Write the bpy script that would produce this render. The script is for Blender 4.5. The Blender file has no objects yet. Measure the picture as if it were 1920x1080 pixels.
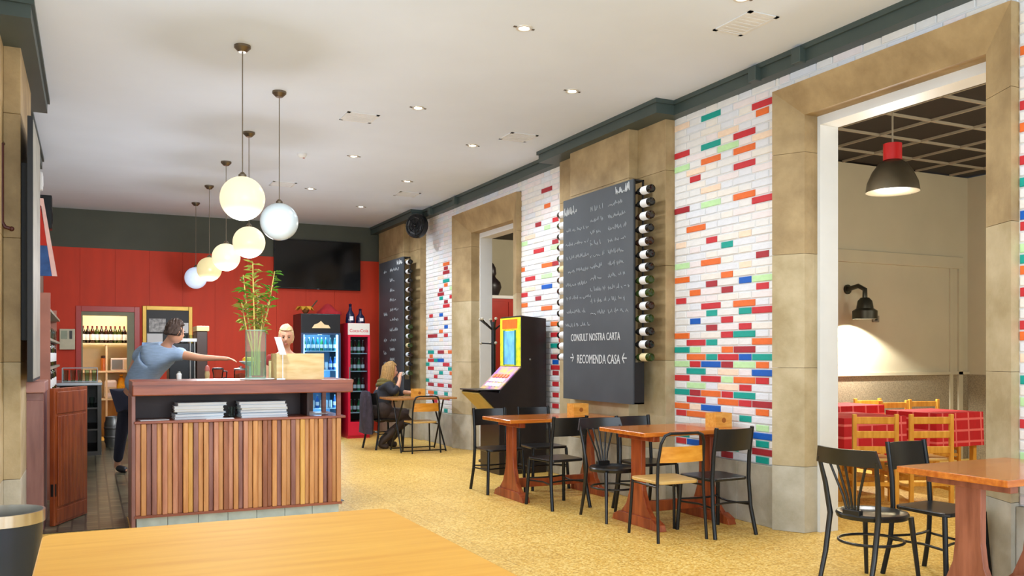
import bpy, bmesh, math, random
from mathutils import Vector, Matrix
random.seed(7)
R = math.radians
SC = bpy.context.scene
COL = SC.collection

# ---------------------------------------------------------------- camera, world, light, exposure
cam_d = bpy.data.cameras.new('camera'); cam = bpy.data.objects.new('camera', cam_d); COL.objects.link(cam)
cam.location = (0, 0, 1.4); cam.rotation_euler = (R(90), 0, R(-25.78))
cam_d.sensor_width = 36; cam_d.lens = 36 * 1640 / 1920; cam_d.shift_y = 126 / 1920; cam_d.clip_start = .05
SC.camera = cam
SC.view_settings.view_transform = 'Standard'; SC.view_settings.look = 'None'
SC.view_settings.gamma = 1; SC.view_settings.use_curve_mapping = False
SC.view_settings.exposure = 0.27
SC.cycles.transparent_max_bounces = 24
w = bpy.data.worlds.new('overcast_sky'); SC.world = w; w.use_nodes = True
w.node_tree.nodes['Background'].inputs[0].default_value = (.8, .9, 1, 1)
w.node_tree.nodes['Background'].inputs[1].default_value = .9

def area(name, loc, rot, sx, sy, power, col=(1, 1, 1)):
    d = bpy.data.lights.new(name, 'AREA'); d.shape = 'RECTANGLE'; d.size = sx; d.size_y = sy; d.energy = power; d.color = col
    o = bpy.data.objects.new(name, d); COL.objects.link(o); o.location = loc; o.rotation_euler = rot
    return o
# daylight through the street windows: two tall glazed doors in the left wall, a shop window behind the camera
area('street_door_daylight', (-.95, 4.4, 1.75), (0, R(-90), 0), 3.4, 2.0, 40, (.72, .86, 1))
area('street_door_daylight', (-.95, .4, 1.75), (0, R(-90), 0), 3.4, 2.0, 70, (.72, .86, 1))
area('shop_window_daylight', (2.2, -3.2, 1.8), (R(90), 0, 0), 5.2, 3.2, 230, (.72, .86, 1))

# ---------------------------------------------------------------- materials
def lin(c):
    return tuple((v / 255 / 12.92 if v / 255 <= .04045 else ((v / 255 + .055) / 1.055) ** 2.4) for v in c[:3])
MATS = {}
def nd(nt, t, **kw):
    n = nt.nodes.new(t)
    for k, v in kw.items(): setattr(n, k, v)
    return n
def base(name):
    m = bpy.data.materials.new(name); m.use_nodes = True
    return m, m.node_tree, m.node_tree.nodes['Principled BSDF']
def coords(nt, scale=(1, 1, 1)):
    tc = nd(nt, 'ShaderNodeTexCoord'); mp = nd(nt, 'ShaderNodeMapping'); mp.inputs['Scale'].default_value = scale
    nt.links.new(tc.outputs['Object'], mp.inputs[0]); return mp.outputs[0]
def mat(name, rgb, rough=.5, metal=0, var=.08, vscale=6, stretch=(1, 1, 1), bump=0, bscale=40, emit=0, ecol=None, spec=.5, rgb2=None, coat=0):
    if name in MATS: return MATS[name]
    m, nt, b = base(name); L = nt.links
    c = lin(rgb)
    b.inputs['Roughness'].default_value = rough; b.inputs['Metallic'].default_value = metal
    b.inputs['Specular IOR Level'].default_value = spec; b.inputs['Coat Weight'].default_value = coat
    if var or rgb2:
        v = coords(nt, stretch)
        n = nd(nt, 'ShaderNodeTexNoise'); n.inputs['Scale'].default_value = vscale; n.inputs['Detail'].default_value = 6
        L.new(v, n.inputs['Vector'])
        r = nd(nt, 'ShaderNodeValToRGB'); r.color_ramp.elements[0].position = .32; r.color_ramp.elements[1].position = .68
        a = tuple(x * (1 - var) for x in c) if not rgb2 else c
        z = tuple(min(1, x * (1 + var)) for x in c) if not rgb2 else lin(rgb2)
        r.color_ramp.elements[0].color = (*a, 1); r.color_ramp.elements[1].color = (*z, 1)
        L.new(n.outputs['Fac'], r.inputs[0]); L.new(r.outputs[0], b.inputs['Base Color'])
        if bump:
            n2 = nd(nt, 'ShaderNodeTexNoise'); n2.inputs['Scale'].default_value = bscale; n2.inputs['Detail'].default_value = 5
            L.new(v, n2.inputs['Vector'])
            bp = nd(nt, 'ShaderNodeBump'); bp.inputs['Strength'].default_value = bump; bp.inputs['Distance'].default_value = .01
            L.new(n2.outputs['Fac'], bp.inputs['Height']); L.new(bp.outputs[0], b.inputs['Normal'])
    else:
        b.inputs['Base Color'].default_value = (*c, 1)
    if emit:
        b.inputs['Emission Color'].default_value = (*lin(ecol or rgb), 1); b.inputs['Emission Strength'].default_value = emit
    MATS[name] = m; return m
def glass(name, tint=(255, 255, 255), gloss=.1, rough=.02, haze=0):
    if name in MATS: return MATS[name]
    m = bpy.data.materials.new(name); m.use_nodes = True; nt = m.node_tree; nt.nodes.remove(nt.nodes['Principled BSDF'])
    t = nd(nt, 'ShaderNodeBsdfTransparent'); t.inputs[0].default_value = (*lin(tint), 1)
    g = nd(nt, 'ShaderNodeBsdfGlossy'); g.inputs['Roughness'].default_value = rough
    x = nd(nt, 'ShaderNodeMixShader'); fr = nd(nt, 'ShaderNodeLayerWeight'); fr.inputs[0].default_value = gloss
    nt.links.new(fr.outputs['Fresnel'], x.inputs[0]); nt.links.new(t.outputs[0], x.inputs[1]); nt.links.new(g.outputs[0], x.inputs[2])
    if haze:
        d = nd(nt, 'ShaderNodeBsdfDiffuse'); d.inputs[0].default_value = (*lin((206, 232, 220)), 1)
        y = nd(nt, 'ShaderNodeMixShader'); y.inputs[0].default_value = haze
        nt.links.new(x.outputs[0], y.inputs[1]); nt.links.new(d.outputs[0], y.inputs[2]); x = y
    nt.links.new(x.outputs[0], nt.nodes['Material Output'].inputs[0]); MATS[name] = m; return m
def wood(name, c1, c2, scale=3, stretch=(1, 12, 12), rough=.35, bump=.05, coat=.0):
    return mat(name, c1, rough=rough, rgb2=c2, spec=.25 if rough > .55 else .5, vscale=scale, stretch=stretch, bump=bump, bscale=20, coat=coat)

def terrazzo():
    m, nt, b = base('terrazzo_floor'); L = nt.links
    v = coords(nt)
    vo = nd(nt, 'ShaderNodeTexVoronoi'); vo.inputs['Scale'].default_value = 75; L.new(v, vo.inputs['Vector'])
    r = nd(nt, 'ShaderNodeValToRGB'); r.color_ramp.interpolation = 'LINEAR'
    e = r.color_ramp.elements
    e[0].position = 0; e[0].color = (*lin((204, 156, 68)), 1)
    e[1].position = 1; e[1].color = (*lin((250, 218, 138)), 1)
    x = r.color_ramp.elements.new(.45); x.color = (*lin((234, 188, 92)), 1)
    sx = nd(nt, 'ShaderNodeSeparateColor'); L.new(vo.outputs['Color'], sx.inputs[0]); L.new(sx.outputs[0], r.inputs[0])
    n = nd(nt, 'ShaderNodeTexNoise'); n.inputs['Scale'].default_value = 1.1; n.inputs['Detail'].default_value = 4; L.new(v, n.inputs['Vector'])
    r2 = nd(nt, 'ShaderNodeValToRGB'); r2.color_ramp.elements[0].position = .35; r2.color_ramp.elements[1].position = .7
    r2.color_ramp.elements[0].color = (.90, .87, .80, 1); r2.color_ramp.elements[1].color = (1, 1, 1, 1)
    L.new(n.outputs['Fac'], r2.inputs[0])
    mx = nd(nt, 'ShaderNodeMix', data_type='RGBA', blend_type='MULTIPLY'); mx.inputs[0].default_value = 1
    L.new(r.outputs[0], mx.inputs[6]); L.new(r2.outputs[0], mx.inputs[7])
    bk = nd(nt, 'ShaderNodeTexBrick'); bk.offset = 0; bk.squash = 1
    bk.inputs['Scale'].default_value = 1; bk.inputs['Brick Width'].default_value = .4; bk.inputs['Row Height'].default_value = .4
    bk.inputs['Mortar Size'].default_value = .003; bk.inputs['Color1'].default_value = (1, 1, 1, 1); bk.inputs['Color2'].default_value = (.96, .96, .95, 1)
    bk.inputs['Mortar'].default_value = (.72, .66, .56, 1); L.new(v, bk.inputs['Vector'])
    m2 = nd(nt, 'ShaderNodeMix', data_type='RGBA', blend_type='MULTIPLY'); m2.inputs[0].default_value = 1
    L.new(mx.outputs[2], m2.inputs[6]); L.new(bk.outputs[0], m2.inputs[7]); L.new(m2.outputs[2], b.inputs['Base Color'])
    b.inputs['Roughness'].default_value = .42; b.inputs['Specular IOR Level'].default_value = .3
    return m
def small_tiles():
    m, nt, b = base('bar_floor_tiles'); L = nt.links; v = coords(nt)
    bk = nd(nt, 'ShaderNodeTexBrick'); bk.offset = 0
    bk.inputs['Scale'].default_value = 1; bk.inputs['Brick Width'].default_value = .1; bk.inputs['Row Height'].default_value = .1
    bk.inputs['Mortar Size'].default_value = .008; bk.inputs['Color1'].default_value = (*lin((112, 106, 84)), 1); bk.inputs['Color2'].default_value = (*lin((72, 68, 54)), 1)
    bk.inputs['Mortar'].default_value = (*lin((48, 46, 38)), 1); L.new(v, bk.inputs['Vector']); L.new(bk.outputs[0], b.inputs['Base Color'])
    b.inputs['Roughness'].default_value = .3; return m
def stone_mat(name, c1, c2):
    m, nt, b = base(name); L = nt.links; v = coords(nt)
    n = nd(nt, 'ShaderNodeTexNoise'); n.inputs['Scale'].default_value = 2.2; n.inputs['Detail'].default_value = 9; n.inputs['Roughness'].default_value = .62; L.new(v, n.inputs['Vector'])
    r = nd(nt, 'ShaderNodeValToRGB'); r.color_ramp.elements[0].position = .36; r.color_ramp.elements[1].position = .66
    r.color_ramp.elements[0].color = (*lin(c1), 1); r.color_ramp.elements[1].color = (*lin(c2), 1)
    L.new(n.outputs['Fac'], r.inputs[0]); L.new(r.outputs[0], b.inputs['Base Color'])
    n2 = nd(nt, 'ShaderNodeTexNoise'); n2.inputs['Scale'].default_value = 60; n2.inputs['Detail'].default_value = 6; L.new(v, n2.inputs['Vector'])
    bp = nd(nt, 'ShaderNodeBump'); bp.inputs['Strength'].default_value = .18; bp.inputs['Distance'].default_value = .006
    L.new(n2.outputs['Fac'], bp.inputs['Height']); L.new(bp.outputs[0], b.inputs['Normal'])
    b.inputs['Roughness'].default_value = .62; return m
def check_cloth():
    m, nt, b = base('red_check_cloth'); L = nt.links; v = coords(nt)
    bk = nd(nt, 'ShaderNodeTexBrick'); bk.offset = 0
    sx = nd(nt, 'ShaderNodeSeparateXYZ'); L.new(v, sx.inputs[0])
    ad = nd(nt, 'ShaderNodeMath', operation='ADD'); L.new(sx.outputs[0], ad.inputs[0]); L.new(sx.outputs[1], ad.inputs[1])
    cb = nd(nt, 'ShaderNodeCombineXYZ'); L.new(ad.outputs[0], cb.inputs[0]); L.new(sx.outputs[2], cb.inputs[1]); L.new(cb.outputs[0], bk.inputs['Vector'])
    bk.inputs['Scale'].default_value = 1; bk.inputs['Brick Width'].default_value = .2; bk.inputs['Row Height'].default_value = .12
    bk.inputs['Mortar Size'].default_value = .012; bk.inputs['Color1'].default_value = (*lin((196, 22, 28)), 1); bk.inputs['Color2'].default_value = (*lin((182, 16, 26)), 1)
    bk.inputs['Mortar'].default_value = (*lin((226, 104, 100)), 1); L.new(bk.outputs[0], b.inputs['Base Color']); b.inputs['Roughness'].default_value = .85
    return m
TERR = terrazzo(); TILES = small_tiles(); CHECK = check_cloth()
STONE = stone_mat('sandstone', (146, 121, 82), (184, 158, 114)); STONEM = stone_mat('pale_sandstone', (166, 146, 106), (200, 182, 146)); STONEG = stone_mat('grey_limestone', (168, 160, 138), (206, 200, 184))
CEIL = mat('ceiling_plaster', (218, 226, 238), .9, var=.02, vscale=1.5)
CORN = mat('cornice_paint', (62, 74, 70), .45, var=.06, vscale=3)
WHITEP = mat('white_paint', (226, 226, 224), .5, var=.02)
CREAM = mat('cream_wall_paint', (186, 178, 152), .8, var=.04, vscale=2)
GREENW = mat('dark_green_wall_paint', (74, 76, 62), .6, var=.08, vscale=2)
REDW = mat('red_wall_boards', (210, 54, 12), .6, var=.07, vscale=2, stretch=(3, 3, .6))
BLACKW = mat('black_lacquer_wood', (26, 26, 26), .28, var=.1)
BLACKM = mat('black_metal', (30, 32, 34), .3, metal=.4, var=.05)
STEEL = mat('brushed_steel', (170, 172, 172), .3, metal=.9, var=.05)
NICKEL = mat('satin_nickel', (120, 108, 92), .35, metal=.9, var=.05)
ORANGEW = wood('orange_varnished_wood', (176, 88, 24), (214, 126, 44), 2.5, (2, 14, 14), .18, coat=.3)
REDWOOD = wood('red_brown_wood', (128, 52, 24), (172, 84, 40), 3, (8, 8, 1), .3)
HONEY = wood('honey_wood', (222, 156, 52), (233, 172, 66), 2, (1, 10, 10), .6)
PLY = wood('yellow_plywood', (206, 132, 32), (228, 160, 60), 3, (2, 10, 10), .3)
TANW = wood('tan_plywood', (200, 158, 88), (220, 182, 112), 3, (2, 10, 10), .35)
LADW = wood('golden_pine', (196, 132, 36), (222, 164, 66), 3, (8, 8, 1), .4)
MAHOG = wood('mahogany', (118, 56, 36), (154, 84, 56), 2, (1, 10, 10), .3)
MAUVE = wood('mauve_stained_wood', (122, 80, 74), (150, 106, 98), 2, (8, 8, 1), .35)
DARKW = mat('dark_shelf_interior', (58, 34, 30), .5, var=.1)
CHALKB = mat('chalkboard_slate', (66, 71, 76), .55, var=.14, vscale=2.2)
CHALK = mat('white_chalk', (206, 208, 208), .95, var=.0)
BLACKB = mat('black_board_edge', (20, 20, 22), .5, var=.05)
GLASS = glass('clear_glass', (240, 248, 244), .14)
GREENGL = glass('greenish_vase_glass', (244, 251, 247), .08, .05, .16)
PAPER = mat('white_paper', (232, 234, 238), .8, var=.02)
SKIN = mat('skin', (214, 158, 128), .5, var=.05)

# ---------------------------------------------------------------- mesh helpers
class MB:
    def __init__(s): s.v = []; s.f = []
    def add(s, vs, fs, M=None):
        o = len(s.v); s.v += [tuple(M @ Vector(p)) if M else tuple(p) for p in vs]; s.f += [tuple(i + o for i in q) for q in fs]; return s
    def box(s, x0, x1, y0, y1, z0, z1, M=None):
        return s.add([(x0, y0, z0), (x1, y0, z0), (x1, y1, z0), (x0, y1, z0), (x0, y0, z1), (x1, y0, z1), (x1, y1, z1), (x0, y1, z1)],
                     [(0, 3, 2, 1), (4, 5, 6, 7), (0, 1, 5, 4), (1, 2, 6, 5), (2, 3, 7, 6), (3, 0, 4, 7)], M)
    def prism(s, poly, ax, a, b, M=None):
        n = len(poly)
        def P(p, t): return {'x': (t, p[0], p[1]), 'y': (p[0], t, p[1]), 'z': (p[0], p[1], t)}[ax]
        return s.add([P(p, a) for p in poly] + [P(p, b) for p in poly],
                     [tuple(range(n))[::-1], tuple(range(n, 2 * n))] + [(i, (i + 1) % n, (i + 1) % n + n, i + n) for i in range(n)], M)
    def lathe(s, prof, n=20, c=(0, 0, 0), axis='z', M=None):
        vs = []; fs = []
        for r, h in prof:
            for k in range(n):
                a = 2 * math.pi * k / n; x, y = r * math.cos(a), r * math.sin(a)
                p = {'z': (x, y, h), 'y': (x, h, y), 'x': (h, x, y)}[axis]
                vs.append((p[0] + c[0], p[1] + c[1], p[2] + c[2]))
        m = len(prof)
        for i in range(m - 1):
            for k in range(n):
                fs.append((i * n + k, i * n + (k + 1) % n, (i + 1) * n + (k + 1) % n, (i + 1) * n + k))
        if prof[0][0] > 1e-5: fs.append(tuple(range(n))[::-1])
        if prof[-1][0] > 1e-5: fs.append(tuple(range((m - 1) * n, m * n)))
        return s.add(vs, fs, M)
    def cyl(s, x, y, z0, z1, r, n=16, r2=None): return s.lathe([(r, z0), (r if r2 is None else r2, z1)], n, (x, y, 0))
    def tube(s, pts, r, n=8, closed=False, flat=1.0):
        pts = [Vector(p) for p in pts]; m = len(pts); rs = r if isinstance(r, (list, tuple)) else [r] * m
        vs = []; fs = []; up = None
        for i, p in enumerate(pts):
            if closed: t = pts[(i + 1) % m] - pts[i - 1]
            else: t = pts[min(i + 1, m - 1)] - pts[max(i - 1, 0)]
            t.normalize()
            if up is None: up = Vector((0, 0, 1)) if abs(t.z) < .9 else Vector((1, 0, 0))
            a = t.cross(up); a.normalize(); b = a.cross(t); up = b
            for k in range(n):
                q = 2 * math.pi * k / n + math.pi / n
                vs.append(p + a * rs[i] * math.cos(q) * flat + b * rs[i] * math.sin(q))
        for i in range(m if closed else m - 1):
            j = (i + 1) % m
            for k in range(n): fs.append((i * n + k, i * n + (k + 1) % n, j * n + (k + 1) % n, j * n + k))
        if not closed: fs += [tuple(range(n))[::-1], tuple(range((m - 1) * n, m * n))]
        return s.add(vs, fs)
    def sphere(s, c, r, nu=20, nv=12, fn=None):
        sx, sy, sz = r if isinstance(r, (tuple, list)) else (r, r, r); vs = [(c[0], c[1], c[2] - sz)]; fs = []
        for j in range(1, nv):
            ph = -math.pi / 2 + math.pi * j / nv
            for i in range(nu):
                th = 2 * math.pi * i / nu
                vs.append((c[0] + sx * math.cos(ph) * math.cos(th), c[1] + sy * math.cos(ph) * math.sin(th), c[2] + sz * math.sin(ph)))
        vs.append((c[0], c[1], c[2] + sz)); L = len(vs) - 1
        for i in range(nu):
            fs.append((0, 1 + (i + 1) % nu, 1 + i)); fs.append((L, L - nu + i, L - nu + (i + 1) % nu))
            for j in range(nv - 2):
                a = 1 + j * nu
                fs.append((a + i, a + (i + 1) % nu, a + nu + (i + 1) % nu, a + nu + i))
        return s.add(vs, fs)
    def mesh(s, name, m, smooth=False):
        me = bpy.data.meshes.new(name); me.from_pydata(s.v, [], s.f); me.materials.append(m)
        if smooth:
            me.polygons.foreach_set('use_smooth', [True] * len(me.polygons)); me.update(); me.set_sharp_from_angle(angle=R(38))
        me.update(); return me
    def build(s, name, m, parent=None, smooth=False, bevel=0, world=False, **tg):
        if parent is None:
            xs = [p[0] for p in s.v]; ys = [p[1] for p in s.v]; zs = [p[2] for p in s.v]
            o0 = Vector(((min(xs) + max(xs)) / 2, (min(ys) + max(ys)) / 2, min(zs)))
        elif world:
            o0 = Vector((0, 0, 0)); q = parent
            while q: o0 += Vector(q.location); q = q.parent
        else: o0 = Vector((0, 0, 0))
        s.v = [tuple(Vector(p) - o0) for p in s.v]
        ob = bpy.data.objects.new(name, s.mesh(name, m, smooth)); COL.objects.link(ob)
        if parent is None: ob.location = o0
        else: ob.parent = parent
        if bevel:
            b = ob.modifiers.new('bevel', 'BEVEL'); b.width = bevel; b.segments = 2; b.limit_method = 'ANGLE'; b.angle_limit = R(40)
        tag(ob, **tg); return ob
def tag(o, label=None, cat=None, group=None, kind=None):
    for k, v in (('label', label), ('category', cat), ('group', group), ('kind', kind)):
        if v: o[k] = v
    return o
def thing(name, label, cat, loc=(0, 0, 0), rz=0, group=None, kind=None):
    o = bpy.data.objects.new(name, None); COL.objects.link(o); o.location = loc; o.rotation_euler = (0, 0, rz); o.empty_display_size = .1
    return tag(o, label, cat, group, kind)
def link(name, me, parent, loc=(0, 0, 0), rot=(0, 0, 0)):
    o = bpy.data.objects.new(name, me); COL.objects.link(o); o.parent = parent; o.location = loc; o.rotation_euler = rot; return o
def dup(root, loc, rz=None, label=None, group=None):
    def rec(o, par):
        c = o.copy(); COL.objects.link(c); c.parent = par
        for ch in o.children: rec(ch, c)
        return c
    r = rec(root, None); r.location = loc
    if rz is not None: r.rotation_euler = (0, 0, rz)
    if label: r['label'] = label
    if group: r['group'] = group
    return r
S = 'structure'
CZ = 3.76; WX = 5.0; BY = 15.75; LX = -.66

# ---------------------------------------------------------------- floor and ceiling
MB().box(LX - .4, 11, -3.6, 16.6, -.12, 0).build('floor', TERR, label='yellow speckled terrazzo floor of the dining hall', cat='floor', kind=S)
MB().box(LX, .29, 7.75, BY, 0, .006).box(.29, 2.2, 8.26, BY, 0, .006).build('floor', TILES, label='small dark grey tiles on the floor behind the bar', cat='floor', kind=S)
MB().box(LX - .4, 5.4, -3.6, BY + .3, CZ, CZ + .15).build('ceiling', CEIL, label='smooth white plaster ceiling of the dining hall', cat='ceiling', kind=S)

# ---------------------------------------------------------------- right wall: brick panels between stone
PER = .445
def slots(row, y0, y1):
    ph = 6.33 if row % 2 else 6.565; out = []
    for k in range(int((y1 - ph) / PER) + 3, -60, -1):
        h = ph + k * PER
        out += [(h + .011, h - .1515, 'H'), (h - .1515, h - PER + .011, 'S')]
        if h < y0: break
    return [(min(a, y1), max(b, y0), t) for a, b, t in out if min(a, y1) - max(b, y0) > .03]
BC = {'r': (204, 44, 52), 'd': (170, 40, 50), 'o': (236, 112, 44), 't': (0, 160, 146), 'b': (0, 92, 190), 'g': (196, 236, 176), 'p': (250, 222, 196)}
BM = {k: mat('brick_paint_' + n, BC[k], .55, var=.06, vscale=20, bump=.15, bscale=60) for k, n in
      zip('rdotbgp', ('red', 'crimson', 'orange', 'teal', 'blue', 'pale_green', 'peach'))}
BW = [mat('brick_paint_white_%s' % n, c, .6, var=.03, vscale=14, bump=.25, bscale=50) for n, c in
      (('plain', (236, 234, 232)), ('cool', (230, 232, 238)), ('warm', (240, 234, 226)), ('rose', (240, 230, 230)))]
MORT = mat('white_painted_mortar', (222, 222, 222), .7, var=.03, bump=.2)
_bm = {}
def brick_mesh(wd, m):
    key = (round(wd, 3), m.name)
    if key not in _bm:
        b = MB(); h = .0535 / 2; a = wd / 2; c = .004; d = .022
        b.add([(0, -a, -h), (0, a, -h), (0, a, h), (0, -a, h), (-d + c, -a, -h), (-d + c, a, -h), (-d + c, a, h), (-d + c, -a, h),
               (-d, -a + c, -h + c), (-d, a - c, -h + c), (-d, a - c, h - c), (-d, -a + c, h - c)],
              [(0, 1, 5, 4), (1, 2, 6, 5), (2, 3, 7, 6), (3, 0, 4, 7), (4, 5, 9, 8), (5, 6, 10, 9), (6, 7, 11, 10), (7, 4, 8, 11), (8, 9, 10, 11)])
        _bm[key] = b.mesh('brick', m)
    return _bm[key]
PAT = {
 'A': '0:3d,5t 1:0r,1b,3t,5d 2:0t,5t 3:5b 4:5g 5:0r,1o,2r,4t 6:0o,1p,2b,5o 7:1r,3o,4r,5d 8:0t,1d,2o,3r,4t 9:1g,3p,4r 10:0r,2r,3g,4o,5r 11:1t,3p,5b 12:0g,1r,2b,3d,4g,5o 13:1o,2t,3r,4b,5t 14:0t,1g,3o,4d 15:1r,2t,5o 16:0o,3r,4t 17:2d,4r 18:1b,3r 19:2t,4t,5r 20:2r,4o 21:0r 22:1o,3d,5r 23:2d,4b,5g 24:0o,3o 25:4p 26:0g,2o,5d 28:3t 29:0p,2r,4p 31:1o 33:5r 34:0d,2g,4o 36:2p 38:1r,4r 39:1p 40:0g,2o,4o 41:3g,5p 42:0r,2t,4r 43:3p 44:5o 45:5r 46:0p,2t',
 'B': '4:4r 6:4r 7:1t 8:2r,4r 9:0b 10:1d,4d 11:4r 12:0t,2o,4b 13:4d 14:1r 15:2b,4t 16:5r 17:0o,4r 18:2t 19:0r,4o 22:3o 23:0o 24:2d 25:0r 26:1p,3b 28:1r,3g 30:0o,3o,4d 33:2r,4g 34:4d 35:0g 36:1p 37:3g 38:2d,4r 41:3o 44:3d',
 'C': '-1:4p 0:4t 2:2r 3:1o,4r 4:1o,2t,4t 6:1d,3r,5d 7:0t 8:2r 9:3t,5o 10:1r,5t 11:0t,4r 12:1r,2t,3b 13:1o 14:1t,3d,4p,5o 17:3p 18:1d,2d,4r 19:3o 20:0p,4b 22:4d 23:1r,3b 25:4r 26:4d 27:3t,5r 28:3d 29:3d,5g 30:4o 31:4t 32:3p 33:4d 34:4d 35:4o',
 'D': '2:0r 4:0g 7:0r 9:0g 11:0t 13:0p 15:0o 16:0r 19:0r 21:0o 22:0t 23:0g 25:0r 26:0b 29:0t 31:0r 34:0o 36:0r 41:0o'}
def brick_wall(y0, y1, key, lab, r0=0, r1=48, zlo=.5, zhi=3.64, maxn=300):
    wall = MB().box(WX + .006, WX + .4, y0, y1, zlo, zhi).build('wall_right', MORT, label=lab, cat='wall', kind=S)
    pat = {}
    for it in PAT.get(key, '').split():
        r, cs = it.split(':')
        for c in cs.split(','): pat[(int(r), int(c[:-1]))] = c[-1]
    if key == 'D':                                   # continue the mix of colours out of the photograph's frame
        rg = random.Random(5)
        for r in range(r0, r1):
            for j in range(1, len(slots(r, y0, y1))):
                if rg.random() < .75 - .016 * r - (.25 if r > 20 else 0): pat[(r, j)] = rg.choice('rrdootbgp')
    wl = wall.location; todo = []
    for r in range(r0, r1):
        for j, (a, b, t) in enumerate(slots(r, y0, y1)):
            todo.append((0 if (r, j) in pat else 1, (a + b) / 2, r, j, a, b))
    todo.sort(); rest = MB()
    for n, (q, yc, r, j, a, b) in enumerate(todo):
        m = BM[pat[(r, j)]] if (r, j) in pat else random.choice(BW)
        z = .5335 + .0654 * r; me = brick_mesh(a - b - .0125, m)
        dx = random.uniform(-.003, .003)
        if n < maxn: link('brick', me, wall, (WX + .02 + dx - wl.x, yc - wl.y, z - wl.z))
        else: rest.add([(v.co.x + WX + .02, v.co.y + yc, v.co.z + z) for v in me.vertices], [tuple(p.vertices) for p in me.polygons])
    if rest.v: rest.build('brick_remainder', BW[0], wall, world=True, kind='stuff', label='further white painted bricks of the panel')
    return wall
brick_wall(5.41, 6.81, 'A', 'white brick panel with many coloured bricks between chalkboard pilaster and large doorway')
brick_wall(8.88, 10.08, 'B', 'white brick panel with scattered coloured bricks behind the gaming machine')
brick_wall(12.3, 13.62, 'C', 'white brick panel with coloured bricks behind the seated woman', r0=-1)
brick_wall(2.6, 3.39, 'D', 'white brick panel with coloured bricks beyond the large doorway, by the near table')
brick_wall(3.39, 5.41, 'none', 'narrow white brick strip above the large doorway', 46, 48, 3.51)
brick_wall(10.08, 12.3, 'none', 'narrow white brick strip above the doorway by the coat stand', 46, 48, 3.51)
# masonry behind the pilasters
MB().box(WX + .02, WX + .4, 6.81, 8.88, 0, CZ).build('wall_right', STONE, label='masonry wall behind the chalkboard pilaster beside the gaming machine', cat='wall', kind=S)
MB().box(WX + .02, WX + .4, 13.62, BY, 0, CZ).build('wall_right', STONE, label='masonry wall behind the corner pilaster by the red cooler', cat='wall', kind=S)
for y0, y1, lab in ((2.6, 3.39, 'beside the near table'), (5.41, 6.81, 'under the most colourful brick panel'), (8.88, 10.08, 'behind the gaming machine'), (12.3, 13.62, 'behind the seated woman')):
    root = thing('baseboard_right', 'grey stone skirting slabs ' + lab, 'skirting', (WX, (y0 + y1) / 2, 0), kind=S)
    n = max(1, round((y1 - y0) / .48)); st = (y1 - y0) / n
    for i in range(n):
        MB().box(WX - .03, WX + .4, y0 + i * st + .002, y0 + (i + 1) * st - .002, 0, .498).build('slab', STONEG, root, world=True, bevel=.004)
for y0, y1 in ((3.39, 5.41), (10.08, 12.3), (5.41, 6.81), (8.88, 10.08), (12.3, 13.62), (2.6, 3.39)):
    MB().box(WX + .02, WX + .4, y0, y1, 3.64, CZ).build('wall_right', WHITEP, label='white wall strip hidden by the cornice, from %.1f m to %.1f m along the wall' % (y0, y1), cat='wall', kind=S)

# stone doorways with a splayed surround and a white lining
def doorway(name, y0, y1, i0, i1, z1, zi, lab):
    root = thing(name, lab, 'doorway', (WX, (y0 + y1) / 2, 0), kind=S)
    xo, xs, xr = 4.93, 5.06, 5.2
    cuts = [0, .52, 1.3, 2.2, 3.0]
    for (o, i, sgn) in ((y1, i1, 1), (y0, i0, -1)):
        for k in range(5):
            za = cuts[k]; zb = cuts[k + 1] if k < 4 else None
            poly = [(xo, o), (xs, i), (xr, i), (xr, o), (WX + .4, o)] if False else [(xo, o), (xs, i), (xr, i), (xr, o)]
            if zb: MB().prism(poly, 'z', za + .002, zb - .001).build('stone_block', STONEG if k == 0 else (STONEM if k < 3 else STONE), root, world=True)
            else:
                # top block, mitred against the lintel
                vs = [(xo, o, za + .002), (xs, i, za + .002), (xr, i, za + .002), (xr, o, za + .002), (xo, o, z1), (xs, i, zi), (xr, i, zi), (xr, o, z1)]
                MB().add(vs, [(0, 1, 2, 3), (4, 7, 6, 5), (0, 4, 5, 1), (1, 5, 6, 2), (2, 6, 7, 3), (3, 7, 4, 0)]).build('stone_block', STONE, root, world=True)
        MB().box(xr, WX + .4, min(o, i), max(o, i), 0, zi).build('masonry', WHITEP, root, world=True)
        MB().box(xr - .005, xr + .185, i - .03 if sgn > 0 else i, i if sgn > 0 else i + .03, 0, zi).build('lining_jamb', WHITEP, root, world=True)
    vs = [(xo, y0, z1), (xo, y1, z1), (xr, y1, z1), (xr, y0, z1), (xs, i0, zi), (xs, i1, zi), (xr, i1, zi), (xr, i0, zi)]
    MB().add(vs, [(0, 1, 2, 3), (4, 7, 6, 5), (0, 4, 5, 1), (1, 5, 6, 2), (2, 6, 7, 3), (3, 7, 4, 0)]).build('lintel_stone', STONE, root, world=True)
    MB().box(xr - .005, xr + .185, i0 + .03, i1 - .03, zi - .07, zi).build('lining_head', WHITEP, root, world=True)
    MB().box(xr, WX + .4, y0, y1, zi, z1).build('masonry', WHITEP, root, world=True)
doorway('door_1', 3.39, 5.41, 3.645, 5.19, 3.51, 3.29, 'large sandstone doorway with white lining opening to the red-tablecloth room')
doorway('door_2', 10.08, 12.3, 10.44, 11.86, 3.5, 3.2, 'sandstone doorway with white lining behind the coat stand')

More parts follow.
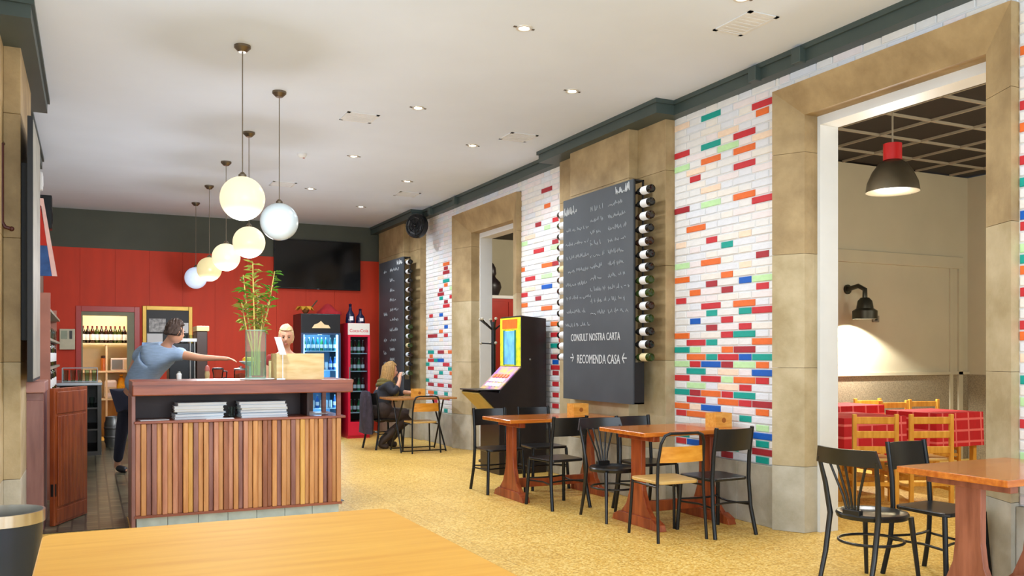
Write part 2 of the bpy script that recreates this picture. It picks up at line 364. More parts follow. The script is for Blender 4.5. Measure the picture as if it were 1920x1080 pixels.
# stepped stone pilasters
def pilaster(name, y0, y1, a0, a1, lab, flip=False):
    root = thing(name, lab, 'pilaster', (WX if not flip else LX, (y0 + y1) / 2, 0), kind=S)
    def bx(x0, x1, ya, yb, za, zb, nm, m=STONE):
        if flip: x0, x1 = LX + WX - x1, LX + WX - x0
        MB().box(x0, x1, ya, yb, za, zb).build(nm, m, root, world=True, bevel=.004)
    cuts = [0, .5, 1.35, 2.25, 3.15, 3.66]
    for k in range(5):
        m = STONEG if k == 0 else (STONEM if k == 1 else STONE)
        bx(4.90, WX + .03, y0, y1, cuts[k] + .001, cuts[k + 1] - .001, 'stone_block', m)
        bx(4.79, 4.90, a0, a1, cuts[k] + .001, cuts[k + 1] - .001, 'stone_block', m)
pilaster('trim_1', 6.81, 8.88, 7.27, 8.44, 'stepped sandstone pilaster carrying the wide chalkboard menu')
pilaster('trim_2', 13.62, BY, 14.15, 15.55, 'stepped sandstone pilaster in the corner by the red cooler')
pilaster('trim_3', 6.81, 9.0, 7.27, 8.5, 'stepped sandstone pilaster beside the bar cabinet', True)

# green-grey cornice, wrapping the pilasters
def cornice(name, lab, runs, flip=False):
    root = thing(name, lab, 'cornice', (WX if not flip else LX, runs[0][1], 3.6), kind=S)
    for x, y0, y1 in runs:
        m = MB(); f = lambda q: LX + WX - q if flip else q
        for d, z0, z1 in ((0, 3.63, 3.72), (.02, 3.72, CZ)):
            xa, xb = f(x - d), f(WX + .03); m.box(min(xa, xb), max(xa, xb), y0 - (d if x < 4.8 else 0), y1 + (d if x < 4.8 else 0), z0, z1)
        m.build('moulding', CORN, root, world=True)
    return root
cr = cornice('trim_4', 'dark green cornice along the brick wall with mitred breaks at the pilasters', [(4.89, 2.6, 6.66), (4.69, 6.66, 9.0), (4.89, 9.0, 13.45), (4.69, 13.45, BY)])
for y in (5.05, 5.54, 12.0, 13.05):
    MB().box(4.83, 4.90, y - .045, y + .045, 3.62, 3.735).build('junction_box', CORN, cr, world=True, bevel=.006)
cornice('trim_5', 'dark green cornice along the bar wall', [(4.69, 6.6, 9.13), (4.85, 9.13, 11.9)], True)

# back wall: red boards below, dark green band above, doorway to the pantry
root = thing('wall_back', 'back wall of red boards under a dark green band', 'wall', ((LX + 5) / 2, BY, 0), kind=S)
for x0, x1 in ((LX - .2, -.14), (.68, 5.2)):
    MB().box(x0, x1, BY + .012, BY + .15, 0, 2.12).build('backing', REDW, root, world=True)
MB().box(LX - .2, 5.2, BY + .012, BY + .15, 2.12, CZ).build('backing', REDW, root, world=True)
xs = [LX, -.19] ; k = .73
xs = [LX + i * .52 for i in range(11)]
for i in range(10):
    x0, x1 = xs[i], min(xs[i + 1], 4.9)
    for za, zb, lo, hi in ((0, 2.2, None, None), (2.2, 3.14, None, None)):
        segs = [(x0, x1)]
        if za == 0:
            segs = [(a, b) for a, b in ((x0, min(x1, -.2)), (max(x0, .75), x1)) if b - a > .02]
        for a, b in segs:
            MB().box(a + .002, b - .002, BY, BY + .013, za, zb).build('red_board', REDW, root, world=True)
MB().box(LX, 4.9, BY - .005, BY + .013, 3.14, CZ).build('green_band', GREENW, root, world=True)
dr = thing('door_3', 'narrow doorway in the red wall leading to the pantry', 'doorway', (.27, BY, 0), kind=S)
REDT = mat('red_gloss_trim', (182, 44, 26), .35, var=.04)
for a, b, z0, z1 in ((-.2, -.12, 0, 2.2), (.67, .75, 0, 2.2), (-.12, .67, 2.11, 2.2)):
    MB().box(a, b, BY - .02, BY + .15, z0, z1).build('architrave', REDT, dr, world=True, bevel=.004)
FRG = mat('grey_green_frame', (132, 132, 104), .5, var=.05)
for a, b, z0, z1 in ((-.12, -.10, 0, 2.11), (.56, .67, 0, 2.11), (-.10, .56, 2.05, 2.11)):
    MB().box(a, b, BY + .0, BY + .2, z0, z1).build('door_frame', FRG, dr, world=True)

# left wall (seen along its length) and the unseen street side with its openings
LWM = mat('left_wall_plaster', (196, 192, 182), .8, var=.06)
root = thing('wall_left', 'pale plaster wall behind the bar with street door openings', 'wall', (LX, 6, 0), kind=S)
for y0, y1, z0, z1 in ((-3.5, -.6, 0, CZ), (1.4, 3.39, 0, CZ), (5.41, BY + .15, 0, CZ), (-.6, 1.4, 3.5, CZ), (3.39, 5.41, 3.5, CZ)):
    MB().box(LX - .35, LX, y0, y1, z0, z1).build('plaster', LWM, root, world=True)
root = thing('wall_front', 'street-side wall with a wide shop window opening', 'wall', (2.2, -3.5, 0), kind=S)
for x0, x1, z0, z1 in ((LX - .35, -.4, 0, CZ), (4.8, 5.4, 0, CZ), (-.4, 4.8, 3.45, CZ)):
    MB().box(x0, x1, -3.5, -3.35, z0, z1).build('plaster', LWM, root, world=True)
MB().box(5.0, 5.4, -3.5, 2.6, 0, CZ).build('wall_right', WHITEP, label='plain white wall beside the camera, out of view', cat='wall', kind=S)
#@@OBJECTS
# ---------------------------------------------------------------- the red-tablecloth room behind the large doorway
RY, RX, RZ = 8.0, 10.73, 3.8
WALLP = mat('speckled_beige_wallpaper', (142, 130, 106), .9, var=.25, vscale=70)
DARKT = mat('dark_brown_ceiling_tile', (30, 22, 18), .7, var=.1)
GRID = mat('ceiling_grid_rail', (158, 146, 124), .5, var=.03)
root = thing('wall_room', 'cream panelled wall with beige dado behind the red tablecloths', 'wall', (8, RY, 0), kind=S)
MB().box(5.4, RX + .1, RY, RY + .1, 1.16, RZ).build('plaster', CREAM, root, world=True)
MB().box(5.4, RX + .1, RY - .004, RY + .1, 0, 1.14).build('dado', WALLP, root, world=True)
MB().box(5.4, RX, RY - .03, RY, 1.14, 1.18).build('dado_rail', CREAM, root, world=True)
MB().box(5.4, 10.62, RY - .025, RY, 2.56, 2.72).build('moulding', CREAM, root, world=True, bevel=.01)
MB().box(10.36, 10.42, RY - .02, RY, 0, 2.56).build('moulding', CREAM, root, world=True)
MB().box(10.52, 10.6, RY - .03, RY, 0, 2.56).build('moulding', CREAM, root, world=True)
root = thing('wall_room', 'shaded cream side wall with dado at the end of the red-tablecloth room', 'wall', (RX, 5, 0), kind=S)
MB().box(RX, RX + .1, 1.9, RY, 1.14, RZ).build('plaster', CREAM, root, world=True)
MB().box(RX - .004, RX + .1, 1.9, RY, 0, 1.14).build('dado', WALLP, root, world=True)
MB().box(5.4, RX + .1, 1.8, 1.9, 0, RZ).build('wall_room', CREAM, label='cream wall of the red-tablecloth room opposite the lamp wall', cat='wall', kind=S)
root = thing('ceiling', 'dark tiled ceiling with a pale grid in the red-tablecloth room', 'ceiling', (8, 5, RZ), kind=S)
me = MB().box(-.314, .314, -.314, .314, 0, .03).mesh('ceiling_tile', DARKT)
nx, ny = 9, 10
for i in range(nx):
    for j in range(ny):
        x, y = 5.5 + .65 * i, RY - .16 - .65 * j
        if y > 1.95: link('ceiling_tile', me, root, (x - 8, y - 5, .02))
for i in range(nx + 1):
    x = 5.175 + .65 * i
    if x > 5.4: MB().box(x - .010, x + .010, 1.9, RY, RZ - .005, RZ + .03).build('grid_rail', GRID, root, world=True)
for j in range(ny + 1):
    y = RY + .165 - .65 * j
    if 1.95 < y < RY: MB().box(5.4, RX, y - .010, y + .010, RZ - .006, RZ + .029).build('grid_rail', GRID, root, world=True)
MB().box(5.2, RX + .3, 1.8, RY + .2, RZ + .06, RZ + .1).build('ceiling', DARKT, label='soffit above the dark tiled ceiling', cat='ceiling', kind=S)

# second room seen through the doorway behind the coat stand
root = thing('wall_room', 'cream wall seen through the doorway behind the coat stand', 'wall', (7.5, 16.3, 0), kind=S)
MB().box(5.4, 10, 16.3, 16.4, 0, 3.8).build('plaster', CREAM, root, world=True)
MB().box(5.4, 10, 8.1, 16.4, 3.78, 3.85).build('ceiling', DARKT, label='dark ceiling seen through the doorway behind the coat stand', cat='ceiling', kind=S)
MB().box(9.9, 10, 8.1, 16.3, 0, 3.78).build('wall_room', CREAM, label='cream end wall of the room behind the coat stand', cat='wall', kind=S)
root = thing('tall_cabinet', 'tall red cabinet with white top seen through the doorway behind the coat stand', 'cabinet', (7.4, 15.7, 0))
RC = mat('red_cabinet_paint', (170, 40, 26), .45)
MB().box(-.5, .32, -.3, .3, 0, 2.5).build('body', RC, root, bevel=.01)
MB().box(-.52, .34, -.32, .32, 2.5, 2.56).build('top', WHITEP, root)
MB().box(-.46, -.06, -.318, -.3, .1, 2.44).build('door', RC, root, bevel=.004)
MB().box(-.04, .28, -.318, -.3, .1, 2.44).build('door', RC, root, bevel=.004)
root = thing('urn', 'dark urn with lid standing on the tall red cabinet', 'urn', (7.12, 15.65, 2.56))
DU = mat('dark_bronze', (34, 24, 26), .4, var=.1)
MB().lathe([(.001, 0), (.13, 0), (.14, .04), (.19, .17), (.17, .27), (.08, .36), (.065, .40)], 20).build('body', DU, root, smooth=True)
MB().lathe([(.07, .40), (.09, .44), (.075, .56), (.03, .64), (.001, .66)], 20).build('lid', DU, root, smooth=True)

# ---------------------------------------------------------------- ceiling fittings
EM = mat('downlight_glow', (255, 248, 232), emit=12, var=0)
def spot(loc, power, size=120, col=(1, .9, .76), blend=.6, rot=(0, 0, 0), r=.05):
    d = bpy.data.lights.new('lamp', 'SPOT'); d.energy = power; d.spot_size = R(size); d.spot_blend = blend; d.color = col; d.shadow_soft_size = r
    o = bpy.data.objects.new('lamp', d); COL.objects.link(o); o.location = loc; o.rotation_euler = rot; return o
def point(loc, power, col=(1, .9, .76), r=.1):
    d = bpy.data.lights.new('lamp', 'POINT'); d.energy = power; d.color = col; d.shadow_soft_size = r
    o = bpy.data.objects.new('lamp', d); COL.objects.link(o); o.location = loc; return o
proto = thing('downlight', 'small round recessed downlight in the white ceiling', 'downlight', (2.82, 5.64, CZ), group='recessed ceiling downlights')
MB().lathe([(.038, -.002), (.042, -.008), (.058, -.008), (.062, 0)], 20).build('ring', mat('downlight_ring', (214, 208, 196), .3, metal=.3, var=0), proto, smooth=True)
MB().lathe([(.001, -.003), (.036, -.003)], 16).build('lens', EM, proto)
for k, (dx, dy) in enumerate(((-.07, 0), (.07, 0))):
    MB().box(dx - .012, dx + .012, -.008, .008, -.006, 0).build('clip', NICKEL, proto)
dls = [(2.82, 7.9), (2.82, 10.15), (2.82, 12.4), (3.88, 4.54), (3.88, 6.8), (3.88, 9.05), (3.88, 11.3), (3.88, 13.55), (2.82, 3.4), (3.88, 2.3)]
dls.sort(key=lambda q: (q[0], -q[1])); cnt = {}
ON = ('first', 'second', 'third', 'fourth', 'fifth', 'sixth', 'seventh')
for x, y in sorted(dls + [(2.82, 5.64)], key=lambda q: (q[0], -q[1])):
    i = cnt.get(x, 0); cnt[x] = i + 1
    lab = 'recessed downlight, %s from the back wall in the row %s' % (ON[i], 'nearer the brick wall' if x > 3 else 'along mid-ceiling')
    if (x, y) == (2.82, 5.64): proto['label'] = lab
    else: dup(proto, (x, y, CZ), label=lab)
for x, y in dls + [(2.82, 5.64)]: spot((x, y, CZ - .02), 105 if y > 8 else 42, 150, (.82, .91, 1))

VENT = mat('vent_grille', (220, 222, 224), .6, var=.03)
def vent(x, y, sx, sy, lab):
    v = thing('ceiling_vent', lab, 'vent', (x, y, CZ), group=None)
    m = MB()
    for a, b, c, d in ((-sx, sx, -sy, -sy + .03), (-sx, sx, sy - .03, sy), (-sx, -sx + .03, -sy, sy), (sx - .03, sx, -sy, sy)): m.box(a, b, c, d, -.007, 0)
    m.build('frame', VENT, v); MB().box(-sx + .03, sx - .03, -sy + .03, sy - .03, -.004, 0).build('backing', mat('vent_backing', (216, 217, 218), .7), v)
    n = 7
    for k in range(n):
        yy = -sy + .05 + (2 * sy - .1) * k / (n - 1)
        MB().box(-sx + .03, sx - .03, yy - .008, yy + .008, -.006, -.003).build('slat', VENT, v)
vent(4.2, 4.88, .13, .2, 'square ceiling vent above the large doorway')
vent(2.41, 8.47, .16, .16, 'square ceiling vent beyond the bar, beside the row of globe lamps')
vent(4.18, 8.49, .16, .16, 'square ceiling vent above the wide chalkboard')
vent(2.4, 12.23, .16, .16, 'square ceiling vent in front of the television')
vent(4.19, 12.21, .16, .16, 'square ceiling vent near the black wall fan')
sd = thing('smoke_detector', 'small white round smoke detector on the ceiling', 'detector', (2.24, 10.29, CZ))
MB().lathe([(.055, 0), (.055, -.02), (.035, -.045), (.001, -.05)][::-1], 20).build('body', WHITEP, sd, smooth=True)
MB().lathe([(.012, -.053), (.012, -.049)], 10, (.02, 0, 0)).build('led_cover', mat('red_led', (150, 30, 30), .3, var=0), sd)

GLOW = mat('opal_globe_lit', (190, 180, 150), .3, emit=.72, ecol=(255, 240, 196), var=0)
OPAL = mat('opal_globe_unlit', (206, 220, 226), .25, var=.03)
OPALL = mat('opal_globe_unlit_glow', (216, 230, 255), .25, emit=.35, ecol=(210, 228, 255), var=0)  # unlit globe; a faint bluish glow is put into its material
GLOWD = mat('opal_globe_dim', (180, 168, 130), .3, emit=.48, ecol=(250, 230, 168), var=0)
gl = [(1.05, 6.9, GLOW, 1), (1.53, 7.96, OPAL, 0), (1.52, 9.55, GLOW, 1), (1.50, 11.12, GLOW, 1), (1.5, 12.79, GLOWD, 1), (1.48, 14.31, OPALL, 0)]
gd = ['largest-looking lit cream globe pendant over the bar front, hung apart from the row', 'unlit blue-grey globe pendant over the bar plant', 'lit cream globe pendant second in the row behind the unlit blue-grey one', 'lit cream globe pendant third in the row, behind the bar plant', 'dim yellowish globe pendant second from the red back wall', 'pale bluish globe pendant hanging closest to the red back wall']
for (x, y, m, on), lab in zip(gl, gd):
    t = thing('globe_pendant', lab, 'pendant lamp', (x, y, CZ), group='row of globe pendants over the bar')
    MB().lathe([(.001, -.05), (.03, -.05), (.05, -.03), (.062, -.018), (.062, 0)], 24).build('ceiling_rose', NICKEL, t, smooth=True)
    MB().tube([(0, 0, -.03), (0, 0, -.985)], .004, 8).build('stem', NICKEL, t)
    MB().lathe([(.03, -1.02), (.03, -.985), (.012, -.965)], 16).build('globe_cap', NICKEL, t, smooth=True)
    MB().sphere((0, 0, -1.165), .167, 32, 20).build('globe', m, t, smooth=True)
    if on: point((x, y, CZ - 1.42), 46 if m is GLOW else 32, (.94, .95, 1), .1)

# ---------------------------------------------------------------- chalkboards with bottle racks
def text_obj(s, size, m, name, parent, loc, sx=1.0):
    c = bpy.data.curves.new('txt', 'FONT'); c.body = s; c.size = size; c.extrude = .0012; c.resolution_u = 2; c.offset = 0
    o = bpy.data.objects.new('txt', c); COL.objects.link(o); bpy.context.view_layer.update()
    me = bpy.data.meshes.new_from_object(o.evaluated_get(bpy.context.evaluated_depsgraph_get())); bpy.data.objects.remove(o)
    me.materials.clear(); me.materials.append(m); ob = link(name, me, parent, loc); return ob
MX = Matrix(((0, 0, -1), (-1, 0, 0), (0, 1, 0)))      # text plane facing -X, reading towards -Y
def scribble(b, u, v, ln, h, y0):
    # illegible chalk handwriting as a loose zigzag stroke
    pts = []; x = 0
    while x < ln:
        step = random.uniform(.012, .024)
        pts.append((-.0025, y0 - u - x, v + random.uniform(0, h))); x += step * .5
        pts.append((-.0025, y0 - u - x, v + random.uniform(-.006, h * .35))); x += step * .5
        if random.random() < .16 and len(pts) > 3:
            b.tube(pts, .0032, 4); pts = []; x += .025
    if len(pts) > 1: b.tube(pts, .0032, 4)
CHALKD = mat('faint_chalk', (158, 162, 166), .95, var=.0)
GLB = [mat('bottle_glass_dark', (22, 20, 16), .08, var=.0), mat('bottle_glass_green', (44, 60, 18), .08, var=0), mat('bottle_glass_brown', (44, 26, 14), .08, var=0)]
LABEL = [mat('bottle_label_white', (226, 226, 226), .6, var=.03), mat('bottle_label_cream', (226, 208, 160), .6, var=.03)]
CORK = mat('bottle_capsule', (90, 24, 30), .4, var=0)
def bottle_proto(k, lm, name='wine_bottle'):
    # lies along Y: base at y=0 facing -Y, neck towards +Y
    t = thing(name, '', 'bottle')
    MB().lathe([(.001, .012), (.024, .010), (.034, 0), (.0385, .006), (.0385, .19), (.03, .22), (.014, .25), (.014, .285)], 18, axis='y').build('bottle_body', GLB[k], t, smooth=True)
    MB().lathe([(.0388, .05), (.0392, .051), (.0392, .15), (.0388, .151)], 18, axis='y').build('paper_label', lm, t, smooth=True)
    MB().lathe([(.0145, .255), (.015, .3), (.001, .3)], 12, axis='y').build('capsule', CORK, t, smooth=True)
    return t
BP = [bottle_proto(k, LABEL[j]) for k, j in ((0, 0), (1, 0), (2, 0), (1, 1))]
bp_used = [False] * 4
def place_bottle(k, loc, rz, label, group):
    if not bp_used[k]:
        bp_used[k] = True; o = BP[k]; o.location = loc; o.rotation_euler = (0, 0, rz)
    else: o = dup(BP[k], loc, rz)
    o['label'] = label; o['group'] = group; return o
def chalkboard(yn, yf, z0, z1, xf, xb, lab, wide):
    root = thing('chalkboard', lab, 'chalkboard', (xb, (yn + yf) / 2, z0))
    oy = (yn + yf) / 2; f = xf - xb
    MB().box(f, f + .016, yn - oy, yf - oy, 0, z1 - z0).build('slate_panel', CHALKB, root)
    # side boxes, leaving round pockets for the bottles: modelled as an open frame of rails
    for sgn, ye in ((1, yn - oy), (-1, yf - oy)):
        e0, e1 = (ye, ye + .012) if sgn > 0 else (ye - .012, ye)
        MB().box(f + .016, -.1005, e0, e1, 0, z1 - z0).build('side_strip', BLACKB, root)
        MB().box(-.1005, -.0195, e0, e1, 0, .40 if wide else .2).build('side_strip', BLACKB, root)
        MB().box(-.0195, -.002, e0, e1, 0, z1 - z0).build('side_strip', BLACKB, root)
    MB().box(f + .016, -.002, yn - oy + .32, yf - oy - .32, .015, z1 - z0 - .015).build('rack_core', BLACKB, root)
    MB().box(f + .016, -.002, yn - oy, yf - oy, z1 - z0 - .015, z1 - z0).build('top_panel', BLACKB, root)
    MB().box(f + .016, -.002, yn - oy, yf - oy, 0, .015).build('bottom_panel', BLACKB, root)
    b = MB(); W = yf - yn; H = z1 - z0
    if wide:
        rows = [(.20, 2.0), (.44, 2.05), (.36, 1.9)]
        for r in range(8): scribble(b, .05 + random.uniform(0, .08), H - .36 - r * .145, random.uniform(.4, .55), .045, yf - oy)
        for r in range(10):
            scribble(b, .58, H - .20 - r * .118, random.uniform(.2, .3), .055, yf - oy)
            scribble(b, .92, H - .20 - r * .118, random.uniform(.28, .38), .05, yf - oy)
    else:
        for r in range(10): scribble(b, .62, H - .2 - r * .17, random.uniform(.2, .5), .06, yf - oy)
        for r in range(5): scribble(b, .28, H - (.2, .95, 1.4, 1.62, 1.8)[r], random.uniform(.14, .22), .07, yf - oy)
    hb = MB()                                         # headings, too blurred to read: bolder strokes
    for _ in range(2):
        if wide: scribble(hb, .03, H - .17, .26, .09, yf - oy); scribble(hb, 1.06, H - .1, .26, .09, yf - oy)
        else: scribble(hb, 1.0, H - .11, .28, .08, yf - oy)
    hb.v = [(p[0] + f, p[1], p[2]) for p in hb.v]; hb.build('chalk_heading', CHALK, root, label='illegible bold chalk headings', kind='stuff')
    b.v = [(p[0] + f, p[1], p[2]) for p in b.v]
    b.build('chalk_handwriting', CHALKD, root, label='illegible white chalk handwriting', kind='stuff')
    if wide:
        for s, sz, u, v in (('CONSULT NOSTRA CARTA', .096, .17, .62), ('RECOMENDA CASA', .115, .30, .385), ('→', .12, .15, .40), ('←', .14, 1.16, .39)):
            o = text_obj(s, sz, CHALK, 'chalk_lettering', root, (f - .002, yf - oy - u, v)); o.rotation_euler = MX.to_euler(); o.scale = (.82, 1.15, 1)
    return root
chalkboard(7.0, 8.36, .93, 3.08, 4.66, 4.79, 'wide chalkboard menu flanked by wine bottles on the middle pilaster', True)
chalkboard(13.78, 15.1, .8, 3.03, 4.66, 4.79, 'tall chalkboard menu on the corner pilaster behind the seated woman', False)
kinds = [0, 0, 2, 0, 2, 0, 0, 1, 1, 2, 1, 0, 0, 3]
ORD = ('topmost', 'second', 'third', 'fourth', 'fifth', 'sixth', 'seventh', 'eighth', 'ninth', 'tenth', 'eleventh', 'twelfth', 'thirteenth', 'lowest')
for k in range(14):
    z = 2.96 - k * .1215
    place_bottle(kinds[k], (4.73, 6.79 + random.uniform(-.01, .01), z), 0, ORD[k] + ' wine bottle from the top in the doorway-side edge of the wide chalkboard', 'bottles in the near edge of the wide chalkboard')
    place_bottle(kinds[(k * 5 + 2) % 14], (4.73, 8.57, z), R(180), ORD[k] + ' wine bottle from the top in the machine-side edge of the wide chalkboard', 'bottles in the far edge of the wide chalkboard')
for k in range(13):
    place_bottle(kinds[(k * 3) % 14], (4.73, 13.6 + random.uniform(-.015, .015), 2.93 - k * .152), 0, ORD[k if k < 12 else 13] + ' wine bottle from the top in the edge of the corner chalkboard', 'bottles in the edge of the corner chalkboard')

# ---------------------------------------------------------------- tables
def trestle_table(loc, L, W, H, lab, top=ORANGEW, leg=REDWOOD):
    # long axis along X, origin at the centre on the floor
    t = thing('trestle_table', lab, 'table', loc)
    MB().box(-L / 2, L / 2, -W / 2, W / 2, H - .035, H).build('tabletop', top, t, bevel=.006)
    for sx in (-1, 1):
        x = sx * (L / 2 - .17)
        MB().prism([(-.07, .1), (-.19, .07), (.19, .07), (.07, .1), (.075, .26), (.07, H - .06), (-.07, H - .06), (-.075, .26)] if False else
                   [(-.24, .075), (.24, .075), (.15, .16), (.09, .3), (.075, .42), (.075, H - .035), (-.075, H - .035), (-.075, .42), (-.09, .3), (-.15, .16)], 'x', x - .022, x + .022).build('post', leg, t, bevel=.004)
        MB().prism([(-W / 2 + .0, 0), (W / 2 - .0, 0), (W / 2 - .02, .05), (W / 2 - .1, .085), (-W / 2 + .1, .085), (-W / 2 + .02, .05)], 'x', x - .04, x + .04).build('foot', leg, t, bevel=.004)
        MB().box(x - .03, x + .03, -W / 2 + .08, W / 2 - .08, H - .085, H - .035).build('bearer', leg, t, bevel=.004)
    MB().box(-L / 2 + .19, L / 2 - .19, -.02, .02, .1, .19).build('stretcher', leg, t, bevel=.004)
    return t
TH = .79
trestle_table((4.43, 6.05, 0), 1.04, .68, TH, 'orange varnished trestle table under the wide chalkboard edge, yellow chair at it')
trestle_table((4.16, 7.715, 0), 1.22, .65, TH, 'orange varnished trestle table beside the gaming machine')
trestle_table((4.47, 3.1, 0), .92, .65, TH, 'orange varnished trestle table by the large doorway with pink-brown legs', leg=wood('pinkish_brown_wood', (122, 66, 46), (160, 96, 72), 3, (8, 8, 1), .3))
ft = thing('dining_table', 'large honey-coloured wooden table with rounded corners in front of the bar', 'table', (.463, 2.55, 0))
b = MB(); pts = []
for cx, cy, a0 in ((.607 - .05, .82 - .05, 0), (-.607 + .05, .82 - .05, 90), (-.607 + .05, -.82 + .05, 180), (.607 - .05, -.82 + .05, 270)):
    for k in range(7): pts.append((cx + .05 * math.cos(R(a0 + 15 * k)), cy + .05 * math.sin(R(a0 + 15 * k))))
b.prism(pts, 'z', TH - .04, TH).build('tabletop', HONEY, ft, bevel=.005)
for sx in (-1, 1):
    for sy in (-1, 1): MB().box(sx * .5 - .035, sx * .5 + .035, sy * .7 - .035, sy * .7 + .035, 0, TH - .04).build('leg', HONEY, ft, bevel=.004)
MB().box(-.5, .5, -.72, -.69, TH - .13, TH - .04).build('apron', HONEY, ft); MB().box(-.5, .5, .69, .72, TH - .13, TH - .04).build('apron', HONEY, ft)
wt = thing('folding_table', 'small brown table with crossed black legs at the seated woman', 'table', (4.33, 12.12, 0))
MB().box(-.5, .5, -.28, .28, TH - .03, TH).build('tabletop', wood('brown_tabletop', (150, 96, 48), (186, 132, 78), 3, (2, 10, 10), .25), wt, bevel=.005)
for sx in (-.34, .34):
    MB().tube([(sx, -.24, .012), (sx * .9, .22, TH - .04)], .012).build('leg', BLACKM, wt)
    MB().tube([(sx, .24, .012), (sx * .9, -.22, TH - .04)], .012).build('leg', BLACKM, wt)
MB().tube([(-.34, -.24, .03), (.34, -.24, .03)], .009).build('stretcher', BLACKM, wt); MB().tube([(-.34, .24, .03), (.34, .24, .03)], .009).build('stretcher', BLACKM, wt)
def napkin(loc, lab, rz=0):
    t = thing('napkin_holder', lab, 'napkin holder', loc, rz)
    m = MB().box(-.085, -.075, -.07, .07, 0, .12).box(.075, .085, -.07, .07, 0, .12).box(-.075, .075, -.07, -.06, 0, .12).box(-.075, .075, .06, .07, 0, .12).box(-.075, .075, -.06, .06, 0, .01)
    m.build('box', wood('light_orange_wood', (214, 142, 44), (236, 172, 80), 4, (2, 10, 10), .4), t)
    MB().box(-.07, .07, -.055, .055, .01, .108).build('napkins', PAPER, t)
    MB().lathe([(.001, 0), (.022, 0), (.022, .003), (.001, .003)], 14, (0, -.0705, .06), 'y').build('emblem', mat('brown_print', (160, 90, 20), .5, var=0), t)
napkin((4.83, 5.95, TH), 'square wooden napkin holder on the table with the yellow chair')
napkin((4.46, 7.7, TH), 'square wooden napkin holder on the table beside the gaming machine')
napkin((4.32, 12.1, TH), 'square wooden napkin holder on the seated woman\'s table')

# ---------------------------------------------------------------- chairs (front faces local +Y)
def arc(x0, x1, y0, bulge, z, n=8):
    return [(x0 + (x1 - x0) * k / n, y0 - bulge * math.sin(math.pi * k / n), z) for k in range(n + 1)]
def panel(b, path_lo, path_hi, th):
    n = len(path_lo); vs = []
    for (p, q) in zip(path_lo, path_hi): vs += [p, q, (q[0], q[1] - th, q[2]), (p[0], p[1] - th, p[2])]
    fs = [(0, 1, 2, 3), tuple(4 * (n - 1) + i for i in (3, 2, 1, 0))]
    for i in range(n - 1):
        for k in range(4): fs.append((4 * i + k, 4 * i + 4 + k, 4 * i + 4 + (k + 1) % 4, 4 * i + (k + 1) % 4))
    b.add(vs, fs)
def rounded(w0, w1, y0, y1, r):
    pts = []
    for cx, cy, a0 in ((w1 - r, y1 - r, 0), (-w1 + r, y1 - r, 90), (-w0 + r, y0 + r, 180), (w0 - r, y0 + r, 270)):
        for k in range(6): pts.append((cx + r * math.cos(R(a0 + 18 * k)), cy + r * math.sin(R(a0 + 18 * k))))
    return pts
def panel_chair(label, wood_back=None, wood_seat=None, name='panel_back_chair'):
    t = thing(name, label, 'chair')
    yellow = wood_back is not None
    MB().prism(rounded(.185, .205, -.19, .2, .05), 'z', .425, .45).build('seat', wood_seat or BLACKW, t, bevel=.006)
    fr = .012 if yellow else .016
    for s in (-1, 1):
        if yellow:
            pts = [(s * .215, -.235, 0), (s * .205, -.205, .4), (s * .2, -.21, .6), (s * .19, -.235, .74), (s * .165, -.25, .8), (s * .12, -.255, .815)]
        else:
            pts = [(s * .205, -.25, 0), (s * .19, -.205, .22), (s * .183, -.19, .44), (s * .18, -.2, .62), (s * .178, -.235, .845)]
        MB().tube(pts, fr, 10).build('leg', BLACKM, t, smooth=True, label='rear leg rising into the back post')
        MB().tube([(s * .21, .2, 0), (s * .19, .175, .43)], fr, 10).build('leg', BLACKM, t, smooth=True)
        MB().tube([(s * .195, -.2, .23), (s * .15, 0, .23), (s * .2, .185, .23)] if not yellow else [(s * .2, -.2, .41), (s * .19, .17, .41)], .008, 8).build('side_rail', BLACKM, t, smooth=True)
    b = MB()
    if yellow:
        panel(b, arc(-.19, .19, -.205, .035, .595), arc(-.185, .185, -.215, .035, .715), .012); b.build('backrest', wood_back, t, smooth=True)
        MB().tube(arc(-.125, .125, -.255, .01, .815), .011, 10).build('top_rail', BLACKM, t, smooth=True)
    else:
        panel(b, arc(-.19, .19, -.2, .045, .665), arc(-.195, .195, -.225, .045, .835), .014); b.build('backrest', BLACKW, t, smooth=True)
        MB().tube(arc(-.195, .195, -.205, -.05, .25), .008, 8).build('rear_rail', BLACKM, t, smooth=True)
        MB().tube(arc(-.2, .2, .185, .05, .25), .008, 8).build('front_rail', BLACKM, t, smooth=True)
    return t
